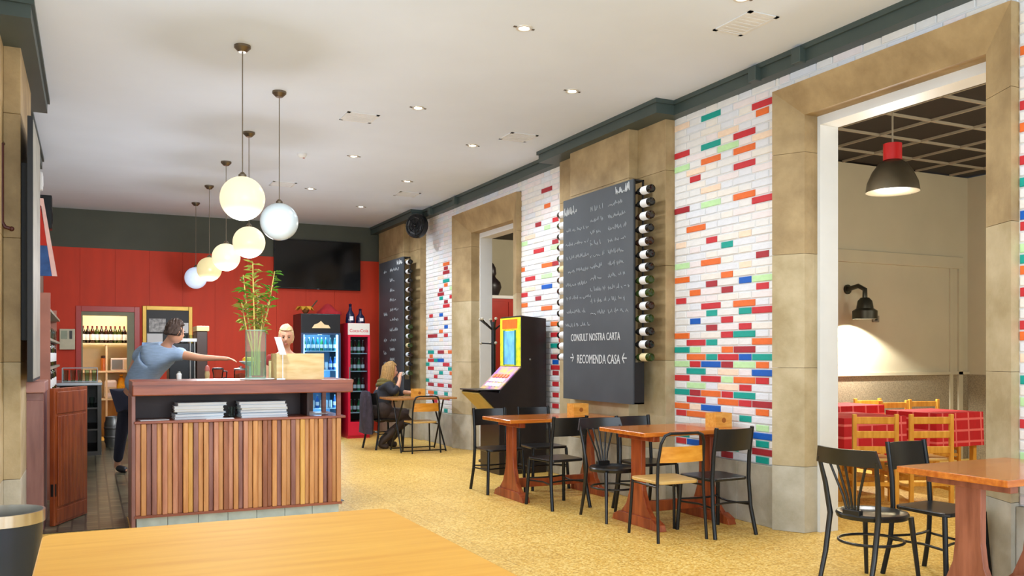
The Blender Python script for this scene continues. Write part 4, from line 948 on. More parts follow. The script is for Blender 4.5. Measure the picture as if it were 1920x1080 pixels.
for k, (x, h, lab) in enumerate(((4.00, .34, 'tall dark blue decanter on the slim red cooler'), (4.175, .26, 'short dark blue bottle on the slim red cooler'))):
    t = thing('decanter', lab, 'bottle', (x, 14.62, 1.9405)); NB = mat('navy_glass', (26, 26, 56), .15, var=.1)
    MB().lathe([(.001, 0), (.075, 0), (.08, .03), (.07, h * .45), (.03, h * .65), (.022, h * .85), (.03, h * .88)], 18).build('body', NB, t, smooth=True); MB().lathe([(.02, h * .88), (.03, h * .95), (.001, h)], 14).build('stopper', NB, t, smooth=True)
    MB().box(-.03, .03, -.082, -.07, h * .15, h * .35).build('label', MATS['bottle_label_white'], t)

# ---------------------------------------------------------------- back wall things
tv = thing('television', 'large black flat television hung on the back wall', 'television', (3.70, BY - .08, 2.58))
MB().box(-.78, .78, .0, .05, 0, .88).build('bezel', BLACKM, tv, bevel=.01); MB().box(-.765, .765, -.003, 0, .02, .865).build('screen', mat('tv_screen', (8, 8, 9), .12, var=0), tv)
MB().box(-.2, .2, .05, .075, .3, .6).build('mount', BLACKM, tv); MB().box(-.02, .02, -.006, -.003, .004, .012).build('logo_strip', STEEL, tv)
MB().tube([(2.8, BY - .02, 3.9 - .15), (2.85, BY - .03, 3.65), (2.93, BY - .03, 3.5)], .012).build('tv_cable', WHITEP, smooth=True, label='white cable arching down to the television', cat='cable')
nb = thing('notice_board', 'gold-framed black notice board behind the barman', 'notice board', (1.18, BY - .045, 1.3))
GOLD = mat('gold_frame', (206, 164, 66), .4, metal=.3, var=.1)
MB().box(-.34, .34, 0, .03, .05, .86).build('panel', BLACKB, nb)
for a, b_, c, d in ((-.39, -.33, 0, .92), (.33, .39, 0, .92), (-.33, .33, 0, .06), (-.33, .33, .85, .92)): MB().box(a, b_, -.012, .04, c, d).build('frame_bar', GOLD, nb, bevel=.006)
for k, (x, z, w_, h_, lab) in enumerate(((-.16, .60, .26, .22, 'white printed sheet pinned high on the notice board'), (-.2, .36, .24, .2, 'white sheet pinned low on the notice board'), (.26, .56, .13, .17, 'small pale sheet pinned at the edge of the notice board, beside the coffee machine'))):
    m = MB().box(1.18 + x - w_ / 2, 1.18 + x + w_ / 2, BY - .05, BY - .0455, 1.3 + z - h_ / 2, 1.3 + z + h_ / 2); m.build('pinned_sheet', mat('printed_paper', (222, 222, 222), .8, rgb2=(120, 120, 124), vscale=18) if k == 0 else PAPER, label=lab, cat='paper')
eb = thing('meter_box', 'pale electric meter box on the red wall beside the pantry doorway', 'meter box', (-.31, BY - .09, 1.49))
MB().box(-.12, .1, 0, .09, 0, .33).build('case', mat('pale_case', (210, 204, 176), .5, var=.1), eb, bevel=.006); MB().box(-.1, -.01, -.006, 0, .17, .3).build('window', mat('grey_green_window', (150, 160, 132), .3), eb); MB().box(.02, .06, -.008, 0, .17, .3).build('breaker', mat('dark_switch', (60, 56, 50), .4), eb)

# pantry behind the narrow doorway
PY = 17.1
PC = mat('pantry_cream', (236, 224, 184), .7, var=.04)
root = thing('wall_pantry', 'cream pantry walls behind the narrow doorway', 'wall', (.3, PY, 0), kind=S)
MB().box(-1.0, 1.6, PY, PY + .1, 0, 2.6).build('plaster', PC, root, world=True); MB().box(-1.1, -1.0, BY + .15, PY, 0, 2.6).build('plaster', PC, root, world=True); MB().box(1.6, 1.7, BY + .15, PY, 0, 2.6).build('plaster', PC, root, world=True)
MB().box(-1.1, 1.7, BY + .15, PY + .1, 2.6, 2.7).build('ceiling', PC, label='cream ceiling of the pantry', cat='ceiling', kind=S)
MB().box(-1.1, 1.7, 16.6, PY + .1, -.12, -.0005).build('floor', TILES, label='dark floor of the pantry', cat='floor', kind=S)
ps = thing('pantry_shelf', 'cream shelving unit in the pantry loaded with bottles and jars', 'shelf', (.27, 16.85, 0))
SHW = mat('shelf_cream', (240, 228, 190), .5, var=.03)
for z in (.62, 1.10, 1.58): MB().box(-.55, .55, -.17, .2, z, z + .03).build('shelf_board', SHW, ps)
for x in (-.57, -.02, .55): MB().box(x, x + .03, -.16, .2, 0, 1.58).build('upright', SHW, ps)
MB().box(-.55, .55, -.15, .2, 0, .62).build('lower_box', wood('ochre_wood', (140, 104, 40), (170, 130, 60), 3, (8, 8, 1), .5), ps)
def upright_bottle(k, loc, lab, grp):
    o = place_bottle(k, loc, 0, lab, grp); o.rotation_euler = (R(90), 0, random.uniform(0, 6)); return o
for k in range(11): upright_bottle((0, 0, 2, 1, 0, 2, 0, 1, 1, 0, 2)[k], (-.1 + k * .072, 16.78 + .04 * (k % 2), 1.6105), ORD[k] .replace('topmost', 'first') + ' wine bottle from the red-trim jamb by the meter box on the top pantry shelf', 'bottles on the top pantry shelf')
mw = thing('microwave', 'white small oven on the pantry shelf', 'oven', (.47, 16.8, 1.1305))
MB().box(-.14, .14, -.1, .12, 0, .22).build('case', WHITEP, mw, bevel=.01); MB().box(-.12, .05, -.106, -.1, .03, .19).build('door', mat('oven_window', (120, 124, 116), .2), mw); MB().box(.07, .12, -.106, -.1, .03, .19).build('control_panel', MATS['pale_case'], mw)
jr = thing('storage_jar', 'orange-topped jar on the pantry shelf beside the small oven', 'jar', (.26, 16.76, 1.1305))
MB().lathe([(.001, 0), (.05, 0), (.05, .2), (.04, .22)], 16, (-.04, 0, 0)).build('jar', mat('amber_jar', (180, 100, 40), .3), jr, smooth=True); MB().lathe([(.045, .22), (.045, .26), (.001, .265)], 16, (-.04, 0, 0)).build('lid', mat('dark_lid', (60, 40, 20), .4), jr)
tb = thing('towel_pack', 'white paper-towel pack on the lower pantry shelf', 'towels', (.33, 16.8, .6505)); MB().box(-.1, .1, -.1, .1, 0, .32).build('pack', PAPER, tb, bevel=.04); MB().box(-.09, .09, -.102, -.1, .1, .2).build('print', MATS['pale_case'], tb)
yb = thing('yellow_bag', 'crumpled yellow bag on the lower pantry shelf', 'bag', (.5, 16.78, .6505))
MB().lathe([(.001, 0), (.07, 0), (.075, .2), (.05, .33), (.02, .37), (.035, .41)], 9).build('bag', mat('yellow_plastic', (222, 176, 40), .4, var=.25, vscale=15), yb, smooth=True); MB().lathe([(.024, .36), (.024, .375)], 9).build('tie', BLACKM, yb)
yx = thing('yellow_crate', 'yellow plastic crate on the floor of the pantry doorway', 'crate', (.42, 16.2, 0))
m = MB(); m.box(-.16, .16, -.12, .12, 0, .02)
for a in ((-.16, -.145, -.12, .12), (.145, .16, -.12, .12), (-.145, .145, -.12, -.105), (-.145, .145, .105, .12)): m.box(*a, .02, .26)
m.build('body', mat('crate_yellow', (214, 176, 50), .4), yx); MB().box(-.17, .17, -.13, -.12, .2, .26).build('rim', MATS['crate_yellow'], yx)
point((.3, 16.3, 2.3), 34, (1, .9, .68), .15)

# ---------------------------------------------------------------- back bar along the left wall
bb = thing('bar_cabinet', 'mauve-stained panelled bar cabinet end against the stone pilaster', 'cabinet', (-.47, 8.05, 0))
MB().box(-.15, .14, -.13, .5, 0, 1.10).build('body', MAUVE, bb, bevel=.005)
MB().box(-.1, .14, -.145, -.13, .12, 1.04).build('panel', MAUVE, bb, bevel=.004); MB().box(.0, .015, -.152, -.145, .12, 1.04).build('moulding', MAUVE, bb)
MB().box(-.12, .15, -.17, .5, 1.10, 1.19).build('cap', mat('pinkish_wood', (176, 128, 120), .4), bb, bevel=.008)
gt = thing('swing_gate', 'waist-high reddish swing gate of grooved boards closing the bar', 'gate', (-.275, 8.02, 0), math.atan2(.54, .24))
GW = wood('gate_red_wood', (116, 48, 20), (156, 76, 34), 3, (8, 8, 1), .35)
MB().box(0, .59, -.02, .02, .01, 1.13).build('frame', GW, gt, bevel=.004)
for k in range(9): MB().box(.05 + k * .055, .05 + k * .055 + .05, -.03, -.02, .16, .9).build('board', GW, gt, bevel=.004)
MB().box(.04, .56, -.028, -.02, .92, 1.1).build('top_panel', GW, gt, bevel=.004); MB().box(.04, .56, -.026, -.02, .03, .14).build('kick_panel', GW, gt, bevel=.004)
MB().tube([(.02, 0, .25), (.02, 0, .35)], .024).build('hinge', BLACKM, gt)
su = thing('bottle_shelf', 'tall reddish wooden shelf unit with bottles on the bar wall', 'shelf', (-.5, 11.4, 0))
MB().box(-.16, .16, -1.9, -1.86, 0, 2.0).build('end_panel', mat('rose_panel', (184, 120, 100), .5, var=.1), su); MB().box(-.16, .1, 1.86, 1.9, 0, 2.0).build('end_panel', MATS['rose_panel'], su)
for z in (.95, 1.25, 1.55, 1.85): MB().box(-.15, .14, -1.86, 1.86, z, z + .025).build('shelf_board', mat('shelf_grey', (150, 146, 132), .5), su)
for si, z in enumerate((.9755, 1.2755, 1.5755)):
    for k in range(7):
        if si == 2: upright_bottle((0, 2, 1, 0)[k % 4], (-.42, 9.75 + k * .48, z), 'bottle standing on the upper board of the bar wall shelf', 'bottles on the upper board of the bar shelf') if False else tumbler((-.41, 9.75 + k * .48, z), .032, .13, 'clear glass on the upper board of the bar wall shelf', 'glasses on the upper board of the bar shelf')
        else: upright_bottle((0, 1, 2, 0)[(k + si) % 4], (-.42, 9.72 + k * .48, z), 'bottle on the %s board of the bar wall shelf' % ('lowest', 'second')[si], 'bottles on the %s board of the bar shelf' % ('lowest', 'second')[si])
sp = thing('loudspeaker', 'black box loudspeaker high on the bar wall above the shelf unit', 'loudspeaker', (-.53, 12.6, 3.0))
MB().box(-.1, .1, -.12, .12, 0, .42).build('case', BLACKM, sp, bevel=.008); MB().lathe([(.001, .1), (.06, .1), (.075, .106), (.075, .1)], 18, (0, 0, .15), 'x').build('cone', BLACKB, sp); MB().box(-.13, -.1, -.03, .03, .18, .26).build('bracket', BLACKM, sp)
wb = thing('junction_box', 'small white junction box under the bar wall cornice', 'junction box', (-.6, 11.3, 3.28)); MB().box(-.06, .12, -.06, .06, 0, .2).build('case', WHITEP, wb, bevel=.01); MB().box(.12, .125, -.04, .04, .04, .16).build('cover', PAPER, wb)
fl = thing('flag', 'red, white and blue flag draped from the bar wall', 'flag', (-.5, 10.5, 2.24))
def fpoly(p, nm, m):
    MB().prism(p, 'y', -.012, .012).build(nm, m, fl)
fpoly([(-.06, .0), (.14, .0), (.095, .32), (-.06, .32)], 'blue_field', mat('flag_blue', (52, 86, 140), .8, var=.25, vscale=12))
fpoly([(-.06, .322), (.095, .322), (.04, .74), (-.06, .74)], 'red_field', mat('flag_red', (190, 40, 26), .8, var=.1))
fpoly([(.142, .0), (.19, .0), (.06, .82), (.02, .82), (.097, .32)], 'white_border', mat('flag_white', (236, 190, 180), .8, var=.08))
MB().tube([(-.15, 0, .88), (.04, 0, .84)], .008).build('pole', BLACKM, fl)
uc = thing('undercounter_fridge', 'steel undercounter unit with open shelves beyond the swing gate', 'fridge', (-.2, 14.2, 0))
m = MB(); m.box(-.36, -.33, -.7, .7, 0, .98).box(.3, .35, -.7, .7, 0, .98).box(-.33, .3, .66, .7, 0, .98).box(-.33, .3, -.7, .66, 0, .06)
m.build('carcass', mat('dark_steel', (84, 82, 78), .35, metal=.6, var=.1), uc)
for z in (.35, .65): MB().box(-.33, .3, -.68, .66, z, z + .02).build('shelf', MATS['dark_steel'], uc)
MB().box(-.4, .36, -.73, .72, .98, 1.02).build('worktop', STEEL, uc, bevel=.004)
for k in range(6): tumbler((-.42 + k * .09, 13.62, .671), .032, .14, 'clear glass inside the open steel undercounter unit', 'glasses inside the undercounter unit')
gr = thing('glass_rack', 'wire rack of upturned glasses on the steel undercounter unit', 'rack', (-.12, 13.75, 1.0205))
for z in (.01, .2): MB().tube([(-.22, -.17, z), (.22, -.17, z), (.22, .17, z), (-.22, .17, z)], .006, 6, closed=True).build('wire_frame', STEEL, gr)
for x in (-.22, .22):
    for y in (-.17, .17): MB().tube([(x, y, 0), (x, y, .2)], .006, 6).build('post', STEEL, gr)
for k in range(10): tumbler((-.3 + (k % 5) * .09, 13.68 + (k // 5) * .13, 1.0205), .033, .17, 'clear glass standing in the wire rack on the undercounter unit', 'glasses in the wire rack')
kg = thing('beer_keg', 'ribbed steel beer keg on the floor beside the pantry doorway', 'keg', (.33, 14.62, 0))
MB().lathe([(.001, 0), (.11, 0), (.115, .06), (.13, .09), (.13, .14), (.138, .15), (.138, .17), (.13, .18), (.13, .28), (.138, .29), (.138, .31), (.13, .32), (.13, .37), (.115, .41), (.115, .47), (.105, .47), (.1, .42), (.001, .42)], 24).build('barrel', STEEL, kg, smooth=True); MB().cyl(0, 0, .42, .46, .03).build('valve', BLACKM, kg)
hk = thing('hanging_rod', 'dark red rod with curled end hung on the stone pilaster by the bar', 'rod', (-.56, 7.16, 2.3))
MB().tube([(0, .09, .62), (-.0, 0, .6), (0, -.0, .05), (.02, 0, .01), (.06, 0, 0)], .014, 8).build('rod', mat('dark_red_metal', (74, 28, 20), .4), hk, smooth=True); MB().sphere((.06, 0, 0), .018, 10, 6).build('end_knob', MATS['dark_red_metal'], hk, smooth=True)
lb = thing('chalkboard', 'narrow-edged chalkboard on the stone pilaster beside the bar cabinet', 'chalkboard', (-.40, 7.62, 1.21))
MB().box(0, .035, -.5, .5, 0, 1.9).build('frame', BLACKB, lb); MB().box(.035, .037, -.48, .48, .02, 1.88).build('slate_panel', mat('grazing_lit_slate', (150, 148, 138), .6, var=.2, vscale=4), lb); MB().box(-.049, 0, -.3, .3, .3, 1.6).build('mount', BLACKB, lb)  # slate painted pale for the light its face catches at a grazing angle
bn = thing('waste_bin', 'dark blue-grey round waste bin with steel rim by the bar cabinet', 'bin', (-.4, 5.06, 0))
MB().lathe([(.001, .01), (.15, .01), (.19, .56), (.183, .56), (.145, .02), (.001, .02)], 36).build('body', mat('blue_grey_metal', (52, 60, 74), .22, metal=.5, var=.05), bn, smooth=True); MB().lathe([(.1925, .56), (.198, .562), (.198, .62), (.188, .62), (.186, .56)], 36).build('rim', mat('polished_rim', (206, 200, 188), .2, metal=.9, var=0), bn, smooth=True)
MB().lathe([(.155, 0), (.16, .012), (.15, .012)], 36).build('base_ring', BLACKM, bn)

# ---------------------------------------------------------------- gaming machine, coat stand, fan, socket
gm = thing('gaming_machine', 'tall dark gaming machine with yellow-framed screen and sloping control desk', 'gaming machine', (4.55, 9.52, 0))
DK = mat('machine_dark_laminate', (30, 22, 24), .3, var=.2, vscale=5)
W2 = .275
MB().prism([(-.25, .0), (.37, 0), (.37, 1.84), (.03, 1.87), (.03, 1.25), (-.25, .98)], 'y', -W2, W2).build('cabinet', DK, gm, bevel=.006)
MB().prism([(-.24, .72), (-.24, .96), (-.47, .985), (-.5, .97)], 'y', -W2, W2).build('desk_bracket', DK, gm, bevel=.004)
MB().add([(-.245, -W2 + .02, .72), (-.245, W2 - .02, .72), (-.5, W2 - .02, .965), (-.5, -W2 + .02, .965), (-.255, -W2 + .02, .71), (-.255, W2 - .02, .71), (-.51, W2 - .02, .955), (-.51, -W2 + .02, .955)], [(0, 1, 2, 3), (4, 7, 6, 5), (0, 4, 5, 1), (1, 5, 6, 2), (2, 6, 7, 3), (3, 7, 4, 0)]).build('kick_panel', mat('ochre_panel', (176, 146, 70), .4, var=.1), gm)
MB().box(-.52, -.24, -W2 - .005, W2 + .005, .985, 1.0).build('ledge', BLACKM, gm, bevel=.004)
YF = mat('machine_yellow', (244, 230, 30), .35, rgb2=(150, 190, 40), vscale=16, emit=.25, ecol=(244, 224, 40))
fp = MB().box(.02, .03, -W2, W2, 1.27, 1.85).build('front_frame', YF, gm)
MB().box(.012, .02, -.2, .2, 1.72, 1.83).build('title_panel', mat('machine_orange', (255, 110, 10), .4, emit=.5, ecol=(255, 110, 10), rgb2=(250, 70, 20), vscale=14), fp)
MB().box(.012, .02, -.14, .14, 1.29, 1.69).build('screen', mat('machine_screen', (110, 190, 245), .2, emit=.7, ecol=(110, 180, 245), rgb2=(40, 90, 170), vscale=7), fp)
for s in (-1, 1): MB().box(.008, .02, s * .155 - .012, s * .155 + .012, 1.28, 1.7).build('screen_trim', mat('teal_trim', (20, 130, 120), .3), fp)
# sloping desk
dx, dz = .28, .27; ln = math.hypot(dx, dz); A = math.atan2(dz, dx)
Md = Matrix.Translation((-.25, 0, .985)) @ Matrix.Rotation(-A, 4, 'Y')
MB().box(0, ln, -W2, W2, 0, .012, Md).build('control_desk', mat('desk_print', (226, 196, 60), .3, rgb2=(170, 90, 190), vscale=10), gm)
for r in range(3):
    for c in range(5):
        MB().box(.05 + r * .075, .10 + r * .075, -.2 + c * .085, -.14 + c * .085, .012, .022, Md).build('button', mat('machine_button_white', (226, 232, 240), .3, emit=.2, var=0) if r < 2 else mat('machine_button_orange', (250, 120, 40), .3, var=0), gm)
MB().sphere((.15, -W2 - .008, 1.35), .012, 10, 6).build('lock', STEEL, gm)
cs = thing('coat_stand', 'black metal coat stand with curved hooks beside the gaming machine', 'coat stand', (4.80, 10.5, 0))
MB().tube([(0, 0, .02), (0, 0, 1.84)], .03, 12).build('pole', BLACKM, cs, smooth=True); MB().lathe([(.001, 0), (.2, 0), (.2, .02), (.03, .04), (.001, .04)], 24).build('base', BLACKM, cs, smooth=True)
for k in range(6):
    a = R(k * 60 + 15); c_, s_ = math.cos(a), math.sin(a)
    if c_ > .9: c_, s_ = .2, .97
    up = MB().tube([(0, 0, 1.72), (.1 * c_, .1 * s_, 1.80), (.19 * c_, .19 * s_, 1.87)], .011, 8).build('hook', BLACKM, cs, smooth=True); MB().sphere((.19 * c_, .19 * s_, 1.875), .02, 10, 6).build('knob', mat('knob_grey', (180, 170, 150), .4), up, smooth=True)
    if k % 2 == 0: up = MB().tube([(0, 0, 1.55), (.18 * c_, .18 * s_, 1.56)], .01, 8).build('hook', BLACKM, cs, smooth=True); MB().sphere((.18 * c_, .18 * s_, 1.56), .02, 10, 6).build('knob', MATS['knob_grey'], up, smooth=True)
fn = thing('wall_fan', 'round black fan mounted under the cornice beside the corner pilaster', 'fan', (4.71, 13.22, 3.46), R(35))
MB().lathe([(.001, .05), (.16, .05), (.195, .02), (.195, -.05), (.18, -.07)], 28, axis='x').build('housing', BLACKM, fn, smooth=True)
for r in (.06, .11, .16): MB().tube([(-.075, r * math.cos(R(a)), r * math.sin(R(a))) for a in range(0, 360, 15)], .005, 6, closed=True).build('guard_ring', BLACKM, fn)
for k in range(8): a = R(k * 45); MB().tube([(-.078, .02 * math.cos(a), .02 * math.sin(a)), (-.07, .185 * math.cos(a), .185 * math.sin(a))], .004, 6).build('guard_wire', BLACKM, fn)
for k in range(4):
    a = R(k * 90 + 20); Mb = Matrix.Rotation(a, 4, 'X') @ Matrix.Rotation(R(18), 4, 'Z')
    MB().box(-.035, -.028, .02, .15, -.045, .045, Mb).build('blade', mat('blade_grey', (50, 50, 52), .4), fn)
MB().sphere((-.07, 0, 0), .03, 12, 8).build('hub', BLACKM, fn, smooth=True); MB().tube([(.04, 0, 0), (.12, 0, .1), (.14, 0, .2)], .02, 8).build('bracket', BLACKM, fn, smooth=True)
so = thing('wall_socket', 'dark wall socket on the grey skirting beside the near table', 'socket', (4.966, 3.24, .33))
MB().box(-.012, .002, -.04, .04, -.04, .04).build('plate', BLACKM, so, bevel=.004); MB().lathe([(.001, -.016), (.022, -.016), (.022, -.012)], 14, axis='x').build('outlet', BLACKB, so)

# ---------------------------------------------------------------- people
def skin_eval(nodes, edges, sub=2):
    names = list(nodes); me = bpy.data.meshes.new('sk'); me.from_pydata([nodes[k][:3] for k in names], [(names.index(a), names.index(b)) for a, b in edges], [])
    o = bpy.data.objects.new('sk', me); COL.objects.link(o)
    o.modifiers.new('skin', 'SKIN'); m = o.modifiers.new('sub', 'SUBSURF'); m.levels = m.render_levels = sub
    for i, k in enumerate(names):
        d = me.skin_vertices[0].data[i]; r = nodes[k][3]; d.radius = (r, r) if not isinstance(r, tuple) else r; d.use_root = i == 0
    bpy.context.view_layer.update(); dg = bpy.context.evaluated_depsgraph_get(); ev = o.evaluated_get(dg).to_mesh()
    vs = [tuple(v.co) for v in ev.vertices]; fs = [tuple(p.vertices) for p in ev.polygons]
    o.evaluated_get(dg).to_mesh_clear(); bpy.data.objects.remove(o); bpy.data.meshes.remove(me); return vs, fs
def chain(s): 
    out = []
    for part in s.split(','):
        q = part.split(); out += list(zip(q[:-1], q[1:]))
    return out
def head(b, M, sc=1.0):
    h = MB().sphere((0, 0, 0), 1, 48, 32); out = []
    for x, y, z in h.v:
        g = lambda cx, cz, wx, wz: math.exp(-((x - cx) / wx) ** 2 - ((z - cz) / wz) ** 2) if y > 0 else 0
        X = x * .074; Y = y * .096; Z = z * .118
        if z < 0: X *= 1 - .30 * z * z; Y *= 1 - .12 * z * z; Y += .012 * -z
        Y += .026 * g(0, -.14, .13, .16) - .009 * (g(-.4, .06, .17, .12) + g(.4, .06, .17, .12)) + .006 * (g(0, -.52, .25, .06) + g(0, -.62, .25, .06)) - .006 * g(0, -.57, .3, .03) + .006 * g(0, -.9, .3, .15)
        out.append((X * sc, Y * sc, Z * sc))
    b.add(out, h.f, M)
    for s in (-1, 1):
        e = MB().sphere((s * .076 * sc, -.008 * sc, -.004 * sc), (.012 * sc, .02 * sc, .032 * sc), 12, 8); b.add(e.v, e.f, M)
def hand(nodes, edges, pre, wrist, p, d, up, curl=.5, r=.009):
    # palm node plus five separate fingers of unequal length; d = pointing direction, up = back of the hand
    d = Vector(d).normalized(); up = Vector(up).normalized(); s = d.cross(up).normalized(); p = Vector(p)
    nodes[pre + 'palm'] = (*p, .026); edges.append((wrist, pre + 'palm'))
    for k, (off, L) in enumerate(((-.03, .065), (-.01, .08), (.01, .076), (.03, .058))):
        a = p + d * .035 + s * off; prev = pre + 'palm'
        for j in range(3):
            f = j / 2; q = a + d * L * f * (1 - .25 * curl * f) - up * L * f * f * curl
            nm = '%sf%d%d' % (pre, k, j); nodes[nm] = (*q, r - .001 * j); edges.append((prev, nm)); prev = nm
    prev = pre + 'palm'
    for j, q in enumerate((p + s * -.035 + d * .005, p + s * -.05 + d * .03 - up * .012 * curl, p + s * -.048 + d * .055 - up * .025 * curl)):
        nm = '%st%d' % (pre, j); nodes[nm] = (*q, r); edges.append((prev, nm)); prev = nm
def person(label, base, nodes, edges, headM, clothes, hair_fn, skinm, extra=None):
    t = thing('person', label, 'person', base)
    vs, fs = skin_eval(nodes, edges); b = MB(); b.add(vs, fs); head(b, headM)
    o = b.build('body', skinm, t, world=True, smooth=True)
    m = o.modifiers.new('fuse', 'REMESH'); m.mode = 'VOXEL'; m.voxel_size = .0075; m.use_smooth_shade = True
    m = o.modifiers.new('soften', 'SMOOTH'); m.iterations = 3; m.factor = .4
    for nm, sel, grow, mm, lab in clothes:
        nn = {k: (*nodes[k][:3], (nodes[k][3] + grow) if not isinstance(nodes[k][3], tuple) else tuple(q + grow for q in nodes[k][3])) for k in sel}
        ee = [e for e in edges if e[0] in nn and e[1] in nn]
        v2, f2 = skin_eval(nn, ee); MB().add(v2, f2).build(nm, mm, t, world=True, smooth=True, label=lab)
    for s in (-1, 1):
        e = MB().sphere((s * .03, .083, .008), (.011, .008, .007), 10, 6); b = MB(); b.add(e.v, e.f, headM); b.build('eye', mat('eye_dark', (40, 30, 26), .2, var=0), t, world=True, smooth=True)
        e = MB().box(s * .03 - .016, s * .03 + .016, .084, .092, .026, .031); b = MB(); b.add(e.v, e.f, headM); b.build('eyebrow', mat('brow', (80, 56, 36), .8, var=0), t, world=True)
    e = MB().sphere((0, .088, -.066), (.022, .009, .006), 12, 6); b = MB(); b.add(e.v, e.f, headM); b.build('lips', mat('lip', (176, 92, 84), .5, var=0), t, world=True, smooth=True)
    for nm, hb, hm in hair_fn:
        b = MB(); b.add(hb.v, hb.f, headM); b.build(nm, hm, t, world=True, smooth=True)
    return t
def HM(c, yaw, pitch=0, roll=0):
    # yaw: facing direction measured from +Y towards -X, degrees
    return Matrix.Translation(c) @ Matrix.Rotation(R(yaw), 4, 'Z') @ Matrix.Rotation(R(pitch), 4, 'X') @ Matrix.Rotation(R(roll), 4, 'Y')
def cap_hair(sc=1.12, lump=.006, cut=.15, low=-.5, fr=11):
    h = MB().sphere((0, -.006, .01), 1, 40, 26); out = []
    for x, y, z in [(p[0], p[1] + .006, p[2] - .01) for p in h.v]:
        k = sc + lump * 10 * math.sin(x * fr + z * 7) * math.cos(y * fr * .9 + z * 5)
        X, Y, Z = x * .074 * k, y * .096 * k - .006, z * .118 * k + .012
        if y > cut - .35 * max(0, z) and z < .55:            # keep the face free
            X *= .80; Y = min(Y, .045); 
        if z < low: Z = -.118 * abs(low) * 1.02; X *= .8; Y = min(Y, -.0) if Y > -.02 else Y * .9
        out.append((X, Y, Z))
    b = MB(); b.add(out, h.f); return b
HB = mat('dark_brown_hair', (62, 44, 34), .7, var=.3, vscale=60); HL = mat('light_brown_hair', (158, 120, 66), .6, var=.3, vscale=50); HG = mat('grey_blond_hair', (206, 174, 128), .6, var=.2, vscale=50)
BLUET = mat('grey_blue_tshirt', (150, 174, 204), .85, var=.12, vscale=12, stretch=(1, 1, 6)); NAVY = mat('navy_trousers', (38, 40, 60), .8, var=.1); SHOE = mat('black_shoe', (24, 24, 30), .5)
# barman leaning over the worktop
N = dict(pelvis=(.47, 10.8, .96, (.165, .13)), spine=(.53, 10.75, 1.14, (.17, .13)), chest=(.65, 10.64, 1.33, (.195, .14)), collar=(.74, 10.56, 1.45, (.13, .085)), nb=(.765, 10.53, 1.485, .066), neck=(.79, 10.50, 1.53, .052), skull=(.85, 10.46, 1.62, .06),
         shR=(.86, 10.48, 1.42, .064), elR=(1.11, 10.31, 1.37, .044), wrR=(1.32, 10.2, 1.365, .027),
         shL=(.53, 10.78, 1.43, .066), elL=(.42, 10.86, 1.2, .045), wrL=(.62, 10.66, 1.11, .028),
         hiL=(.40, 10.9, .9, .09), knL=(.34, 11.16, .52, .058), anL=(.30, 11.42, .13, .038), heL=(.29, 11.45, .06, .034), toL=(.4, 11.33, .032, .03),
         hiR=(.55, 10.78, .9, .09), knR=(.62, 10.72, .5, .058), anR=(.6, 10.78, .1, .038), heR=(.58, 10.82, .05, .034), toR=(.74, 10.68, .032, .03))
Ed = chain('pelvis spine chest collar nb neck skull,collar shR elR wrR,collar shL elL wrL,pelvis hiL knL anL heL toL,pelvis hiR knR anR heR toR')
hand(N, Ed, 'R', 'wrR', (1.385, 10.17, 1.36), (.9, -.35, -.05), (0, 0, 1), .5); hand(N, Ed, 'L', 'wrL', (.68, 10.6, 1.10), (.7, -.7, 0), (0, 0, 1), .3)
N['slR'] = (.985, 10.395, 1.395, .055); N['slL'] = (.475, 10.82, 1.31, .056)
Ed2 = [e for e in Ed if e not in (('shR', 'elR'), ('shL', 'elL'))] + [('shR', 'slR'), ('slR', 'elR'), ('shL', 'slL'), ('slL', 'elL')]
bun = [('hair', cap_hair(1.24, .014, .22, -.32, 17), HB)]
person('person in a grey-blue T-shirt leaning over to reach across behind the bar', (.5, 10.85, 0), N, Ed2, HM((.865, 10.45, 1.65), -62, -8),
       [('tshirt', ['pelvis', 'spine', 'chest', 'collar', 'nb', 'shR', 'slR', 'shL', 'slL'], .03, BLUET, None), ('trousers', ['pelvis', 'hiL', 'knL', 'anL', 'hiR', 'knR', 'anR'], .016, NAVY, None),
        ('shoe', ['heL', 'toL'], .012, SHOE, None), ('shoe', ['heR', 'toR'], .012, SHOE, None)], bun, SKIN)
# woman standing behind the bar
N = dict(pelvis=(1.98, 9.98, .93, (.15, .11)), spine=(1.98, 9.97, 1.1, (.125, .1)), chest=(1.98, 9.95, 1.27, (.15, .105)), collar=(1.98, 9.95, 1.39, (.1, .065)), neck=(1.98, 9.93, 1.47, .046), skull=(1.98, 9.91, 1.58, .055),
         shL=(2.13, 9.95, 1.36, .055), slL=(2.18, 9.93, 1.24, .05), elL=(2.2, 9.9, 1.12, .04), wrL=(2.08, 9.72, 1.1, .026), shR=(1.83, 9.95, 1.36, .055), slR=(1.78, 9.93, 1.24, .05), elR=(1.76, 9.9, 1.12, .04), wrR=(1.88, 9.72, 1.1, .026),
         hiL=(2.07, 9.99, .88, .085), knL=(2.08, 9.98, .48, .055), anL=(2.08, 10.01, .1, .036), heL=(2.08, 10.04, .05, .032), toL=(2.09, 9.88, .03, .028),
         hiR=(1.89, 9.99, .88, .085), knR=(1.88, 9.98, .48, .055), anR=(1.88, 10.01, .1, .036), heR=(1.88, 10.04, .05, .032), toR=(1.87, 9.88, .03, .028))
Ed = chain('pelvis spine chest collar neck skull,collar shR slR elR wrR,collar shL slL elL wrL,pelvis hiL knL anL heL toL,pelvis hiR knR anR heR toR')
hand(N, Ed, 'R', 'wrR', (1.9, 9.67, 1.09), (.3, -.9, -.1), (0, 0, 1), .5); hand(N, Ed, 'L', 'wrL', (2.06, 9.67, 1.09), (-.3, -.9, -.1), (0, 0, 1), .5)
